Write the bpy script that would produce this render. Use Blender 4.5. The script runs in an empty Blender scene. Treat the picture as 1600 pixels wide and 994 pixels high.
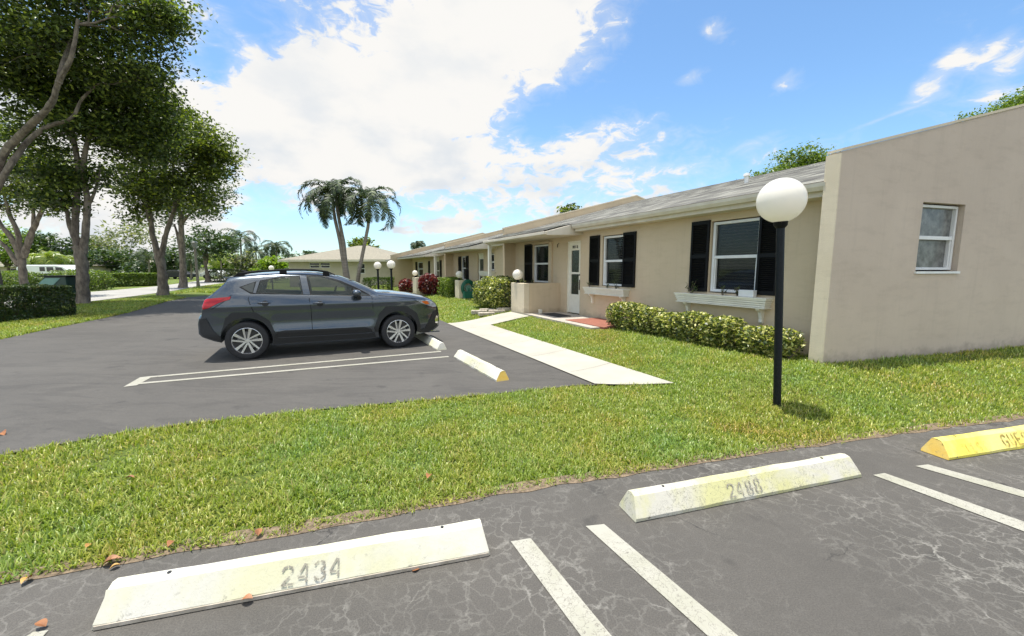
import bpy, bmesh, math, random
import numpy as np
from mathutils import Vector, Matrix, noise as mnoise
from mathutils.geometry import delaunay_2d_cdt

R = math.radians
rnd = random.Random(7)
rng = np.random.default_rng(11)
C = bpy.context.scene.collection
S = bpy.context.scene

# ------------------------------------------------------------------ camera, world, sun, exposure
CAM_H = 1.64; FPX = 640.0; PITCH = math.atan(77.0 / FPX)
cam_d = bpy.data.cameras.new('camera'); cam = bpy.data.objects.new('camera', cam_d); C.objects.link(cam)
cam_d.sensor_width = 36; cam_d.lens = 36 * FPX / 1600.0
cam_d.clip_start = 0.05; cam_d.clip_end = 3000
cam.location = (0, 0, CAM_H); cam.rotation_euler = (math.pi / 2 - PITCH, 0, 0)
S.camera = cam
S.view_settings.view_transform = 'Standard'; S.view_settings.look = 'None'
S.view_settings.gamma = 1; S.view_settings.use_curve_mapping = False
S.view_settings.exposure = 1.02
SUN_EL = R(81); SUN_DIR = Vector((-0.88, 0.47, 0)).normalized()
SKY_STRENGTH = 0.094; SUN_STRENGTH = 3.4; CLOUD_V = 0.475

def ray(px, py):
    x = (px - 800) / FPX; y = -(py - 497) / FPX
    return Vector((x, math.cos(PITCH) + y * math.sin(PITCH), -math.sin(PITCH) + y * math.cos(PITCH)))

def build_world():
    w = bpy.data.worlds.new('World'); S.world = w; w.use_nodes = True
    nt = w.node_tree; N = nt.nodes; L = nt.links; N.clear()
    def nd(t, **k):
        n = N.new(t)
        for a, b in k.items(): setattr(n, a, b)
        return n
    def mth(op, a, b=None, clamp=False):
        n = nd('ShaderNodeMath', operation=op, use_clamp=clamp)
        for i, v in enumerate((a, b)):
            if v is None: continue
            if isinstance(v, (int, float)): n.inputs[i].default_value = v
            else: L.new(v, n.inputs[i])
        return n.outputs[0]
    sky = nd('ShaderNodeTexSky', sky_type='NISHITA'); sky.sun_disc = False
    sky.sun_elevation = SUN_EL; sky.sun_rotation = math.atan2(SUN_DIR.x, SUN_DIR.y)
    sky.air_density = 1.0; sky.dust_density = 0.6; sky.ozone_density = 2.0
    tc = nd('ShaderNodeTexCoord'); D = tc.outputs['Generated']
    blobs = [(650,110,240,120,-20,.95),(560,225,200,70,0,.72),(450,140,90,60,-20,.55),(420,255,110,60,0,.42),(480,330,120,30,0,.22),(800,30,110,60,0,.7),
        (930,235,110,38,-10,.46),(1020,275,140,28,0,.42),(1080,210,90,16,-10,.18),(690,352,56,16,0,.62),(622,362,24,8,0,.5),
        (60,250,300,230,0,.6),(250,330,160,90,0,.55),(860,80,60,40,0,.5),(700,270,120,50,0,.4),(1180,222,40,10,-10,.4),
        (1117,52,24,20,20,.62),(1083,118,40,17,-15,.60),(1228,128,42,17,-25,.62),(1440,148,34,20,-45,.50),(1470,115,42,19,-55,.48),(1500,85,38,18,-35,.50),(1543,85,13,40,18,.40),
        (1575,98,44,18,-25,.52),(1556,148,36,17,-30,.50),(1385,183,44,3,-12,.45),(900,340,160,30,0,.35),
        (395,40,45,35,0,-.55),(345,110,32,50,20,-.55),(300,15,60,25,0,.3),(860,185,60,34,-20,-.5),(390,300,60,20,0,-.35),(450,345,100,26,0,-.45),(700,10,60,14,0,.2),
        (1300,60,330,110,-10,-.35),(580,385,200,18,0,-.2),(1040,60,90,70,-30,-.3)]
    acc = None
    for px, py, rx, ry, ang, st in blobs:
        c = ray(px, py).normalized()
        ex = (ray(px + 1, py).normalized() - c); ey = (ray(px, py + 1).normalized() - c)
        ca, sa = math.cos(R(ang)), math.sin(R(ang))
        A = ex * ca + ey * sa; B = -ex * sa + ey * ca
        ka = 1 / (A.length * rx); kb = 1 / (B.length * ry); A.normalize(); B.normalize()
        sub = nd('ShaderNodeVectorMath', operation='SUBTRACT'); L.new(D, sub.inputs[0]); sub.inputs[1].default_value = c
        qs = []
        for vec, k in ((A, ka), (B, kb)):
            d = nd('ShaderNodeVectorMath', operation='DOT_PRODUCT'); L.new(sub.outputs[0], d.inputs[0]); d.inputs[1].default_value = vec * k
            qs.append(mth('MULTIPLY', d.outputs['Value'], d.outputs['Value']))
        # depth term keeps the blob on its own side of the sky
        q = mth('ADD', qs[0], qs[1])
        e = mth('MULTIPLY', mth('POWER', 2.718, mth('MULTIPLY', q, -0.9)), st)
        dd = nd('ShaderNodeVectorMath', operation='DOT_PRODUCT'); L.new(D, dd.inputs[0]); dd.inputs[1].default_value = c
        e = mth('MULTIPLY', e, mth('GREATER_THAN', dd.outputs['Value'], 0.2))
        acc = e if acc is None else mth('ADD', acc, e)
    mp = nd('ShaderNodeMapping'); L.new(D, mp.inputs[0]); mp.inputs['Scale'].default_value = (1, 1, 1.9)
    n1 = nd('ShaderNodeTexNoise'); L.new(mp.outputs[0], n1.inputs['Vector']); n1.inputs['Scale'].default_value = 4.2
    n1.inputs['Detail'].default_value = 9; n1.inputs['Roughness'].default_value = 0.58; n1.inputs['Distortion'].default_value = 0.35
    n2 = nd('ShaderNodeTexNoise'); L.new(mp.outputs[0], n2.inputs['Vector']); n2.inputs['Scale'].default_value = 21
    n2.inputs['Detail'].default_value = 6; n2.inputs['Roughness'].default_value = 0.6; n2.inputs['Distortion'].default_value = 0.6
    nn = mth('ADD', mth('MULTIPLY', mth('SUBTRACT', n1.outputs[0], .5), 1.7), mth('MULTIPLY', mth('SUBTRACT', n2.outputs[0], .5), 1.5))
    sp = nd('ShaderNodeSeparateXYZ'); L.new(D, sp.inputs[0])
    behind = nd('ShaderNodeMapRange'); L.new(sp.outputs[1], behind.inputs['Value']); behind.inputs['From Min'].default_value = .15; behind.inputs['From Max'].default_value = -.4; behind.inputs['To Max'].default_value = .42  # extra unseen cloud added behind the camera, to light walls facing it
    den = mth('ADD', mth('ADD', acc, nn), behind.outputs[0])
    def sstep(v, a, b):
        m = nd('ShaderNodeMapRange', interpolation_type='SMOOTHSTEP'); L.new(v, m.inputs['Value'])
        m.inputs['From Min'].default_value = a; m.inputs['From Max'].default_value = b
        return m.outputs[0]
    core = sstep(den, .22, .58)
    veil = mth('MULTIPLY', sstep(mth('ADD', acc, mth('MULTIPLY', nn, .7)), -.10, .62), .42)
    mask = mth('MAXIMUM', core, veil)
    # grey undersides of thick parts
    n3 = nd('ShaderNodeTexNoise'); L.new(mp.outputs[0], n3.inputs['Vector']); n3.inputs['Scale'].default_value = 6; n3.inputs['Detail'].default_value = 5
    shade = mth('MULTIPLY', sstep(n3.outputs[0], .46, .68), mth('MAXIMUM', mth('SUBTRACT', .8, mth('MULTIPLY', sp.outputs[2], 1.3), True), .28))
    cc = nd('ShaderNodeMix', data_type='RGBA'); L.new(shade, cc.inputs[0])
    cc.inputs[6].default_value = (1.0, .985, .955, 1); cc.inputs[7].default_value = (.60, .70, .82, 1)
    b1 = nd('ShaderNodeBackground'); b1.inputs[1].default_value = SKY_STRENGTH
    tint = nd('ShaderNodeMix', data_type='RGBA', blend_type='MULTIPLY'); tint.inputs[0].default_value = 1
    L.new(sky.outputs[0], tint.inputs[6]); tint.inputs[7].default_value = (.86, 1.06, 1.15, 1)
    L.new(tint.outputs[2], b1.inputs[0])
    b2 = nd('ShaderNodeBackground'); sdot = nd('ShaderNodeVectorMath', operation='DOT_PRODUCT'); L.new(D, sdot.inputs[0]); sdot.inputs[1].default_value = (SUN_DIR.x * math.cos(SUN_EL), SUN_DIR.y * math.cos(SUN_EL), math.sin(SUN_EL))
    L.new(mth('ADD', mth('MULTIPLY', sstep(sdot.outputs['Value'], .70, 1.0), 1.5), mth('ADD', CLOUD_V, mth('MULTIPLY', behind.outputs[0], .9))), b2.inputs[1]); L.new(cc.outputs[2], b2.inputs[0])  # clouds boosted around the sun and behind the camera to lift wall ambient
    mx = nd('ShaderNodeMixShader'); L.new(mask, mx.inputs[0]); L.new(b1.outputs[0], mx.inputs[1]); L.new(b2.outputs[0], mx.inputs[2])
    out = nd('ShaderNodeOutputWorld'); L.new(mx.outputs[0], out.inputs[0])
build_world()
sd = bpy.data.lights.new('sun', 'SUN'); sun = bpy.data.objects.new('sun', sd); C.objects.link(sun)
sd.energy = SUN_STRENGTH; sd.angle = R(0.53); sd.color = (1, .955, .87)
sv = Vector((SUN_DIR.x * math.cos(SUN_EL), SUN_DIR.y * math.cos(SUN_EL), math.sin(SUN_EL)))
sun.rotation_euler = sv.to_track_quat('Z', 'Y').to_euler(); sun.location = (0, 0, 30)

# ------------------------------------------------------------------ materials
def newmat(name):
    m = bpy.data.materials.new(name); m.use_nodes = True
    nt = m.node_tree; b = nt.nodes['Principled BSDF']
    return m, nt, b
def lk(nt, a, b): nt.links.new(a, b)
def texcoord(nt, scale=(1, 1, 1)):
    tc = nt.nodes.new('ShaderNodeTexCoord'); mp = nt.nodes.new('ShaderNodeMapping')
    mp.inputs['Scale'].default_value = scale; lk(nt, tc.outputs['Object'], mp.inputs[0]); return mp.outputs[0]
def noise_n(nt, vec, scale, detail=4, rough=.55, dist=0):
    n = nt.nodes.new('ShaderNodeTexNoise'); lk(nt, vec, n.inputs['Vector'])
    n.inputs['Scale'].default_value = scale; n.inputs['Detail'].default_value = detail
    n.inputs['Roughness'].default_value = rough; n.inputs['Distortion'].default_value = dist
    return n.outputs[0]
def ramp(nt, fac, stops):
    r = nt.nodes.new('ShaderNodeValToRGB'); lk(nt, fac, r.inputs[0])
    el = r.color_ramp.elements
    while len(el) < len(stops): el.new(.5)
    for e, (p, c) in zip(el, stops):
        e.position = p; e.color = (c, c, c, 1) if isinstance(c, (int, float)) else (*c, 1)
    return r.outputs[0]
def mixc(nt, fac, a, b, mode='MIX'):
    m = nt.nodes.new('ShaderNodeMix'); m.data_type = 'RGBA'; m.blend_type = mode
    for i, v in ((0, fac), (6, a), (7, b)):
        if isinstance(v, tuple): m.inputs[i].default_value = (*v, 1)
        elif isinstance(v, (int, float)): m.inputs[i].default_value = v
        else: lk(nt, v, m.inputs[i])
    return m.outputs[2]
def bump(nt, b, h, strength=.3, dist=.01):
    n = nt.nodes.new('ShaderNodeBump'); n.inputs['Strength'].default_value = strength; n.inputs['Distance'].default_value = dist
    lk(nt, h, n.inputs['Height']); lk(nt, n.outputs[0], b.inputs['Normal'])
def simple(name, c1, c2=None, scale=3, rough=.8, metal=0, bs=0, bstr=.3, bdist=.005, stretch=(1, 1, 1), **kw):
    m, nt, b = newmat(name); v = texcoord(nt, stretch)
    c2 = c2 or tuple(x * .82 for x in c1)
    f = noise_n(nt, v, scale, 5, .6)
    lk(nt, ramp(nt, f, [(.35, c2), (.65, c1)]), b.inputs['Base Color'])
    b.inputs['Roughness'].default_value = rough; b.inputs['Metallic'].default_value = metal
    for k, x in kw.items(): b.inputs[k].default_value = x
    if bs: bump(nt, b, noise_n(nt, v, bs, 5, .65), bstr, bdist)
    return m
M = {}
def stucco(name, c, c2):
    m, nt, b = newmat(name); v = texcoord(nt)
    a = ramp(nt, noise_n(nt, v, .9, 6, .6, .4), [(.3, c2), (.7, c)])
    v2 = texcoord(nt, (1, 1, 3.5)); st = ramp(nt, noise_n(nt, v2, 2.2, 6, .65), [(.25, tuple(x * .90 for x in c2)), (.5, c)])
    sz = nt.nodes.new('ShaderNodeSeparateXYZ'); lk(nt, v, sz.inputs[0])
    zz = nt.nodes.new('ShaderNodeMath'); zz.operation = 'MULTIPLY_ADD'; lk(nt, noise_n(nt, v, 4, 6, .7), zz.inputs[0]); zz.inputs[1].default_value = -.55; lk(nt, sz.outputs[2], zz.inputs[2])
    dirt = ramp(nt, zz.outputs[0], [(.0, .72), (.16, 1.0)])
    vs_ = texcoord(nt, (3.2, 3.2, .22)); streak = ramp(nt, noise_n(nt, vs_, 3.0, 6, .7), [(.34, .955), (.48, 1.0), (.62, 1.0), (.72, 1.02)])
    lk(nt, mixc(nt, 1, mixc(nt, 1, mixc(nt, .4, a, st), dirt, 'MULTIPLY'), streak, 'MULTIPLY'), b.inputs['Base Color']); b.inputs['Roughness'].default_value = .93
    h = nt.nodes.new('ShaderNodeMath'); h.operation = 'ADD'
    lk(nt, noise_n(nt, v, 65, 5, .7), h.inputs[0]); lk(nt, noise_n(nt, v, 5, 4, .6), h.inputs[1])
    bump(nt, b, h.outputs[0], .38, .012); return m
M['stucco'] = stucco('stucco', (.60, .48, .325), (.52, .41, .27))
M['stucco_gable'] = stucco('stucco_gable', (.56, .465, .365), (.465, .38, .295))
M['cap'] = stucco('wall_cap', (.70, .60, .44), (.56, .47, .33))
M['trim'] = simple('trim', (.68, .62, .50), (.60, .53, .42), 4, .6, bs=30, bstr=.1)
M['white'] = simple('white_paint', (.80, .76, .64), (.72, .68, .56), 5, .5)
M['white_metal'] = simple('white_metal', (.74, .74, .71), (.66, .65, .62), 5, .4)
M['black'] = simple('black_paint', (.006, .006, .006), (.004, .004, .004), 8, .5, **{'Specular IOR Level': .2})
M['pole'] = simple('pole_paint', (.004, .006, .008), (.009, .012, .014), 40, .45, bs=60, bstr=.15, **{'Specular IOR Level': .25})
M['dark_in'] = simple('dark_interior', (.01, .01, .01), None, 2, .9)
M['blind'] = simple('blind', (.30, .30, .27), (.24, .24, .22), 10, .6)
M['concrete'] = simple('concrete', (.40, .375, .31), (.34, .32, .265), 1.6, .9, bs=120, bstr=.25, bdist=.003)
M['porch'] = simple('porch_concrete', (.42, .38, .32), (.36, .32, .27), 2.5, .85, bs=90, bstr=.2)
M['red_tile'] = simple('red_porch_paint', (.27, .095, .06), (.22, .08, .05), 4, .8, bs=90, bstr=.2)
M['stone'] = simple('edging_stone', (.52, .46, .38), (.3, .26, .2), 12, .9, bs=30, bstr=.6, bdist=.01)
M['mat'] = simple('door_mat', (.012, .012, .012), (.03, .03, .03), 60, .98, bs=200, bstr=.6)
M['rubber'] = simple('rubber', (.013, .013, .014), (.02, .02, .021), 20, .75, bs=90, bstr=.1)
M['clad'] = simple('cladding', (.010, .011, .012), (.015, .016, .017), 60, .6)
M['bark'] = simple('bark', (.25, .205, .155), (.09, .07, .055), 6, .92, bs=14, bstr=.9, bdist=.04, stretch=(1, 1, .45))
M['bark_dark'] = simple('bark_dark', (.20, .16, .12), (.09, .07, .05), 6, .92, bs=14, bstr=.9, bdist=.04, stretch=(1, 1, .45))
M['palm_bark'] = simple('palm_bark', (.30, .26, .21), (.20, .17, .13), 5, .9, bs=9, bstr=.6, bdist=.02, stretch=(.5, .5, 3))
M['crownshaft'] = simple('crownshaft', (.09, .14, .05), (.12, .13, .06), 5, .5)
M['green_box'] = simple('green_cabinet', (.008, .04, .028), (.006, .03, .02), 5, .5)
M['green_lid'] = simple('green_cabinet_panel', (.13, .27, .22), (.10, .22, .18), 5, .4)
M['hose'] = simple('hose', (.02, .16, .10), (.015, .11, .07), 20, .4)
M['lightroof'] = simple('pale_roof', (.29, .26, .195), (.20, .18, .135), 7, .9, bs=20, bstr=.4)
M['housewall'] = simple('house_wall', (.52, .46, .36), (.46, .40, .31), 2, .9, bs=40, bstr=.2)
M['road'] = simple('road_surface', (.36, .345, .31), (.29, .275, .245), .5, .9, bs=80, bstr=.2)
M['car_white'] = simple('white_car_paint', (.78, .78, .76), (.74, .74, .72), 1, .25)

def globe_mat():
    m, nt, b = newmat('opal_globe')
    out = nt.nodes['Material Output']
    b.inputs['Base Color'].default_value = (.90, .86, .78, 1); b.inputs['Roughness'].default_value = .22
    tr = nt.nodes.new('ShaderNodeBsdfTranslucent'); tr.inputs[0].default_value = (.92, .88, .78, 1)
    mx = nt.nodes.new('ShaderNodeMixShader'); mx.inputs[0].default_value = .38
    lk(nt, b.outputs[0], mx.inputs[1]); lk(nt, tr.outputs[0], mx.inputs[2]); lk(nt, mx.outputs[0], out.inputs[0]); return m
M['globe'] = globe_mat()

def glass_mat(name, col=(.02, .022, .022), trans=.55):
    m, nt, b = newmat(name); out = nt.nodes['Material Output']
    b.inputs['Base Color'].default_value = (*col, 1); b.inputs['Roughness'].default_value = .04
    b.inputs['IOR'].default_value = 1.5
    t = nt.nodes.new('ShaderNodeBsdfTransparent'); mx = nt.nodes.new('ShaderNodeMixShader'); mx.inputs[0].default_value = trans
    lk(nt, b.outputs[0], mx.inputs[1]); lk(nt, t.outputs[0], mx.inputs[2]); lk(nt, mx.outputs[0], out.inputs[0]); return m
M['glass'] = glass_mat('window_glass')
M['car_glass'] = glass_mat('car_glass', (.030, .038, .038), 0.0); M['car_side_glass'] = glass_mat('car_side_glass', (.03, .04, .038), .48)
M['frost'] = simple('obscured_glass', (.20, .20, .185), (.07, .07, .065), 9, .25, bs=40, bstr=.3)
M['frost_door'] = simple('door_glass', (.030, .045, .035), (.012, .018, .014), 12, .15, bs=30, bstr=.25)

def asphalt(name, c1, c2, cracks):
    m, nt, b = newmat(name); v = texcoord(nt)
    base = ramp(nt, noise_n(nt, v, .55, 7, .66, .8), [(.36, c2), (.62, c1)])
    spots = ramp(nt, noise_n(nt, v, 2.6, 3, .5), [(.30, .72), (.36, 1.0)]); base = mixc(nt, 1, base, spots, 'MULTIPLY')
    grain = ramp(nt, noise_n(nt, v, 140, 3, .7), [(.35, .72), (.65, 1.28)])
    col = mixc(nt, 1, base, grain, 'MULTIPLY')
    h = noise_n(nt, v, 160, 4, .7)
    if not cracks:
        vv = texcoord(nt, (.5, 2.2, 1))
        blot = ramp(nt, noise_n(nt, vv, 1.3, 7, .7, 1.0), [(.36, .94), (.48, 1.08), (.58, .84), (.70, 1.06)])
        col = mixc(nt, 1, col, blot, 'MULTIPLY')
    b.inputs['Roughness'].default_value = .78
    if cracks:
        # warped coordinates for wandering cracks
        nz = nt.nodes.new('ShaderNodeTexNoise'); lk(nt, v, nz.inputs['Vector']); nz.inputs['Scale'].default_value = 3.2; nz.inputs['Detail'].default_value = 6; nz.inputs['Roughness'].default_value = .62
        def warp(amount, scale):
            mp = nt.nodes.new('ShaderNodeVectorMath'); mp.operation = 'MULTIPLY_ADD'
            lk(nt, nz.outputs['Color'], mp.inputs[0]); mp.inputs[1].default_value = (amount,) * 3; lk(nt, v, mp.inputs[2])
            vo = nt.nodes.new('ShaderNodeTexVoronoi'); vo.feature = 'DISTANCE_TO_EDGE'; lk(nt, mp.outputs[0], vo.inputs['Vector']); vo.inputs['Scale'].default_value = scale
            return vo.outputs['Distance']
        patch = ramp(nt, noise_n(nt, v, .75, 5, .6), [(.42, .10), (.60, 1.0)])
        fine = ramp(nt, noise_n(nt, v, 7, 4, .65), [(.35, .25), (.6, 1.0)])
        l1 = ramp(nt, warp(.45, 3.1), [(.006, 1.0), (.035, 0.0)])
        l2 = ramp(nt, warp(.30, 9.5), [(.010, .8), (.07, 0.0)])
        lit = mixc(nt, 1, mixc(nt, 1, l1, l2, 'ADD'), patch, 'MULTIPLY'); lit = mixc(nt, 1, lit, fine, 'MULTIPLY')
        fac = nt.nodes.new('ShaderNodeMath'); fac.operation = 'MULTIPLY'; lk(nt, lit, fac.inputs[0]); fac.inputs[1].default_value = .52
        col = mixc(nt, fac.outputs[0], col, (.25, .236, .205))
        d1 = ramp(nt, warp(.35, .62), [(.0, .9), (.0015, .7), (.004, 0.0)])
        gate = ramp(nt, noise_n(nt, v, .9, 3), [(.50, 0.0), (.56, .8)])
        dk = mixc(nt, 1, d1, gate, 'MULTIPLY')
        col = mixc(nt, dk, col, (.012, .011, .010))
        hh = nt.nodes.new('ShaderNodeMath'); hh.operation = 'SUBTRACT'; lk(nt, h, hh.inputs[0])
        d2 = nt.nodes.new('ShaderNodeMath'); d2.operation = 'MULTIPLY'; lk(nt, dk, d2.inputs[0]); d2.inputs[1].default_value = 3
        lk(nt, d2.outputs[0], hh.inputs[1]); h = hh.outputs[0]
    bump(nt, b, h, .5, .004)
    lk(nt, col, b.inputs['Base Color']); return m
M['asphalt_right'] = asphalt('asphalt_right', (.082, .074, .063), (.064, .058, .049), True)
M['asphalt_left'] = asphalt('asphalt_left', (.076, .069, .059), (.062, .056, .048), False)

def ground_mat():
    m, nt, b = newmat('lawn_soil'); v = texcoord(nt)
    a = ramp(nt, noise_n(nt, v, 30, 6, .75), [(.30, (.04, .05, .012)), (.5, (.10, .15, .02)), (.7, (.19, .25, .035))])
    p = ramp(nt, noise_n(nt, v, .8, 5, .6), [(.38, (1.2, .95, .65)), (.6, (.9, 1.0, .8))])
    lk(nt, mixc(nt, 1, a, p, 'MULTIPLY'), b.inputs['Base Color']); b.inputs['Roughness'].default_value = .95
    bump(nt, b, noise_n(nt, v, 45, 5, .8), .8, .04); return m
M['ground'] = ground_mat()

def leafmat(name, stops, trans=.35, rough=.5, tcol=None):
    m, nt, b = newmat(name); out = nt.nodes['Material Output']
    g = nt.nodes.new('ShaderNodeNewGeometry')
    c = ramp(nt, g.outputs['Random Per Island'], stops)
    lk(nt, c, b.inputs['Base Color']); b.inputs['Roughness'].default_value = rough
    t = nt.nodes.new('ShaderNodeBsdfTranslucent')
    lk(nt, mixc(nt, 1, c, tcol or (1.5, 1.7, .5), 'MULTIPLY'), t.inputs[0])
    mx = nt.nodes.new('ShaderNodeMixShader'); mx.inputs[0].default_value = trans
    lk(nt, b.outputs[0], mx.inputs[1]); lk(nt, t.outputs[0], mx.inputs[2]); lk(nt, mx.outputs[0], out.inputs[0]); return m
def grass_mat():
    m = leafmat('grass_blades', [(0, (.32, .26, .12)), (.08, (.40, .36, .14)), (.13, (.10, .15, .025)), (.45, (.21, .27, .045)), (.8, (.34, .39, .09)), (1, (.50, .52, .20))], .30, .42)
    nt = m.node_tree; b = nt.nodes['Principled BSDF']
    src = b.inputs['Base Color'].links[0].from_socket; v = texcoord(nt)
    p = ramp(nt, noise_n(nt, v, .9, 5, .65, .5), [(.30, (1.15, .74, .62)), (.40, (1.15, .98, .72)), (.52, (.98, 1.0, .8)), (.66, (.66, .88, .78))])
    lk(nt, mixc(nt, 1, src, p, 'MULTIPLY'), b.inputs['Base Color']); return m
M['grass'] = grass_mat()
M['leaf_tree'] = leafmat('leaf_tree', [(0, (.022, .038, .010)), (.5, (.062, .092, .018)), (.8, (.125, .17, .028)), (1, (.34, .38, .06))], .26, .45)
M['leaf_tree2'] = leafmat('leaf_tree_warm', [(0, (.03, .045, .010)), (.5, (.080, .108, .020)), (.8, (.16, .20, .03)), (1, (.40, .42, .07))], .28, .45)
M['leaf_dark'] = leafmat('leaf_dark', [(0, (.025, .05, .018)), (.6, (.05, .085, .028)), (1, (.10, .14, .04))], .25, .45)
M['leaf_pale'] = leafmat('leaf_pale', [(0, (.07, .09, .04)), (.6, (.15, .17, .09)), (1, (.34, .32, .22))], .3, .6)
M['leaf_bright'] = leafmat('leaf_bright', [(0, (.09, .15, .02)), (.5, (.16, .24, .03)), (1, (.30, .36, .06))], .4, .45)
M['leaf_hedge'] = leafmat('leaf_hedge', [(0, (.03, .055, .016)), (.6, (.06, .095, .022)), (.9, (.11, .14, .03)), (1, (.22, .17, .12))], .2, .4)
M['leaf_hedge_far'] = leafmat('leaf_hedge_far', [(0, (.06, .10, .02)), (.6, (.13, .19, .03)), (1, (.25, .30, .05))], .3, .45)
M['leaf_varieg'] = leafmat('leaf_variegated', [(0, (.03, .05, .015)), (.40, (.08, .12, .025)), (.62, (.30, .32, .07)), (.85, (.52, .50, .16)), (1, (.66, .60, .26))], .25, .4)
M['leaf_red'] = leafmat('leaf_red', [(0, (.03, .008, .010)), (.5, (.10, .016, .018)), (.85, (.20, .035, .03)), (.95, (.36, .14, .10)), (1, (.06, .08, .02))], .3, .4, (1.6, .7, .6))
M['palm_leaf'] = leafmat('palm_leaf', [(0, (.012, .026, .007)), (.6, (.03, .052, .012)), (.9, (.07, .11, .025)), (1, (.20, .24, .10))], .12, .6)
M['palm_leaf_bright'] = leafmat('palm_leaf_bright', [(0, (.10, .15, .02)), (.6, (.20, .26, .04)), (1, (.36, .36, .08))], .35, .4)
M['dryleaf'] = simple('dry_leaf', (.34, .14, .05), (.20, .08, .03), 25, .6)
M['dryleaf2'] = simple('dry_leaf_yellow', (.46, .27, .06), (.34, .16, .04), 25, .6)

def shingle_mat():
    m, nt, b = newmat('shingles'); tc = nt.nodes.new('ShaderNodeTexCoord')
    sx = nt.nodes.new('ShaderNodeSeparateXYZ'); lk(nt, tc.outputs['Object'], sx.inputs[0])
    cb = nt.nodes.new('ShaderNodeCombineXYZ'); lk(nt, sx.outputs[0], cb.inputs[0]); lk(nt, sx.outputs[1], cb.inputs[1])
    br = nt.nodes.new('ShaderNodeTexBrick'); lk(nt, cb.outputs[0], br.inputs['Vector'])
    br.inputs['Scale'].default_value = 1; br.inputs['Brick Width'].default_value = .30; br.inputs['Row Height'].default_value = .42
    br.inputs['Mortar Size'].default_value = .006; br.inputs['Color1'].default_value = (.31, .30, .255, 1); br.inputs['Color2'].default_value = (.105, .10, .088, 1)
    br.inputs['Mortar'].default_value = (.16, .14, .11, 1)
    g = ramp(nt, noise_n(nt, tc.outputs['Object'], 90, 3, .7), [(.3, .75), (.7, 1.2)])
    lk(nt, mixc(nt, 1, br.outputs[0], g, 'MULTIPLY'), b.inputs['Base Color']); b.inputs['Roughness'].default_value = .95
    bump(nt, b, br.outputs[0], .6, .01); return m
M['shingle'] = shingle_mat()

def stop_mat(name, base, stain, worn, cw=.012, g0=.43):
    m, nt, b = newmat(name); v = texcoord(nt)
    a = ramp(nt, noise_n(nt, v, 2.6, 5, .6, .5), [(.42, base), (.62, stain)])
    wf = ramp(nt, noise_n(nt, v, 16, 7, .75, .3), [(.60, 0.0), (.66, 1.0)])
    sp = nt.nodes.new('ShaderNodeSeparateXYZ'); lk(nt, v, sp.inputs[0])
    low = ramp(nt, sp.outputs[2], [(.0, 1.0), (.05, .35), (.16, .06)])
    mm = nt.nodes.new('ShaderNodeMath'); mm.operation = 'ADD'; lk(nt, mixc(nt, 1, wf, low, 'MULTIPLY'), mm.inputs[0])
    ck = nt.nodes.new('ShaderNodeTexVoronoi'); ck.feature = 'DISTANCE_TO_EDGE'; ck.inputs['Scale'].default_value = 7
    nz = nt.nodes.new('ShaderNodeVectorMath'); nz.operation = 'ADD'; lk(nt, v, nz.inputs[0])
    q = nt.nodes.new('ShaderNodeTexNoise'); lk(nt, v, q.inputs['Vector']); q.inputs['Scale'].default_value = 9; q.inputs['Detail'].default_value = 5
    lk(nt, q.outputs['Color'], nz.inputs[1]); lk(nt, nz.outputs[0], ck.inputs['Vector'])
    cr = mixc(nt, 1, ramp(nt, ck.outputs['Distance'], [(0, 1.0), (cw, 0.0)]), ramp(nt, noise_n(nt, v, 3, 3), [(g0, 0.0), (g0 + .1, worn)]), 'MULTIPLY')
    lk(nt, cr, mm.inputs[1]); mm.use_clamp = True
    lk(nt, mixc(nt, mm.outputs[0], a, (.16, .145, .12)), b.inputs['Base Color']); b.inputs['Roughness'].default_value = .75
    bump(nt, b, noise_n(nt, v, 45, 6, .7), .35, .006); return m
M['stop_white'] = stop_mat('stop_white', (.55, .53, .46), (.54, .52, .35), .35)
M['stop_chipped'] = stop_mat('stop_chipped', (.50, .475, .40), (.49, .47, .23), 1.0, .03, .40)
M['stop_yellow'] = stop_mat('stop_yellow', (.72, .60, .09), (.70, .62, .20), .4)
M['stop_orange'] = stop_mat('stop_orange', (.70, .45, .08), (.66, .52, .18), .6)
M['line'] = stop_mat('line_paint', (.34, .325, .27), (.30, .29, .225), 1.0, .035, .36)

def worn_paint(name, c, lo, hi):
    m, nt, b = newmat(name); out = nt.nodes['Material Output']; v = texcoord(nt)
    b.inputs['Base Color'].default_value = (*c, 1); b.inputs['Roughness'].default_value = .8
    t = nt.nodes.new('ShaderNodeBsdfTransparent'); mx = nt.nodes.new('ShaderNodeMixShader')
    lk(nt, ramp(nt, noise_n(nt, v, 22, 6, .7), [(lo, 0.0), (hi, 1.0)]), mx.inputs[0])
    lk(nt, b.outputs[0], mx.inputs[1]); lk(nt, t.outputs[0], mx.inputs[2]); lk(nt, mx.outputs[0], out.inputs[0]); return m
M['stencil'] = worn_paint('stencil_paint', (.27, .25, .20), .52, .64)
M['stencil_faint'] = worn_paint('stencil_faint', (.30, .28, .24), .42, .58)
M['stencil_brown'] = worn_paint('stencil_brown', (.30, .20, .04), .50, .64)
M['stencil_ghost'] = worn_paint('stencil_ghost', (.60, .45, .07), .40, .56)
def paint_mat():
    m, nt, b = newmat('car_paint'); v = texcoord(nt)
    b.inputs['Base Color'].default_value = (.060, .074, .090, 1); b.inputs['Metallic'].default_value = .65
    b.inputs['Roughness'].default_value = .24; b.inputs['Coat Weight'].default_value = 1; b.inputs['Coat Roughness'].default_value = .01
    return m
M['paint'] = paint_mat()
M['alloy'] = simple('alloy', (.72, .72, .73), (.66, .66, .67), 6, .25, .9)
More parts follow.
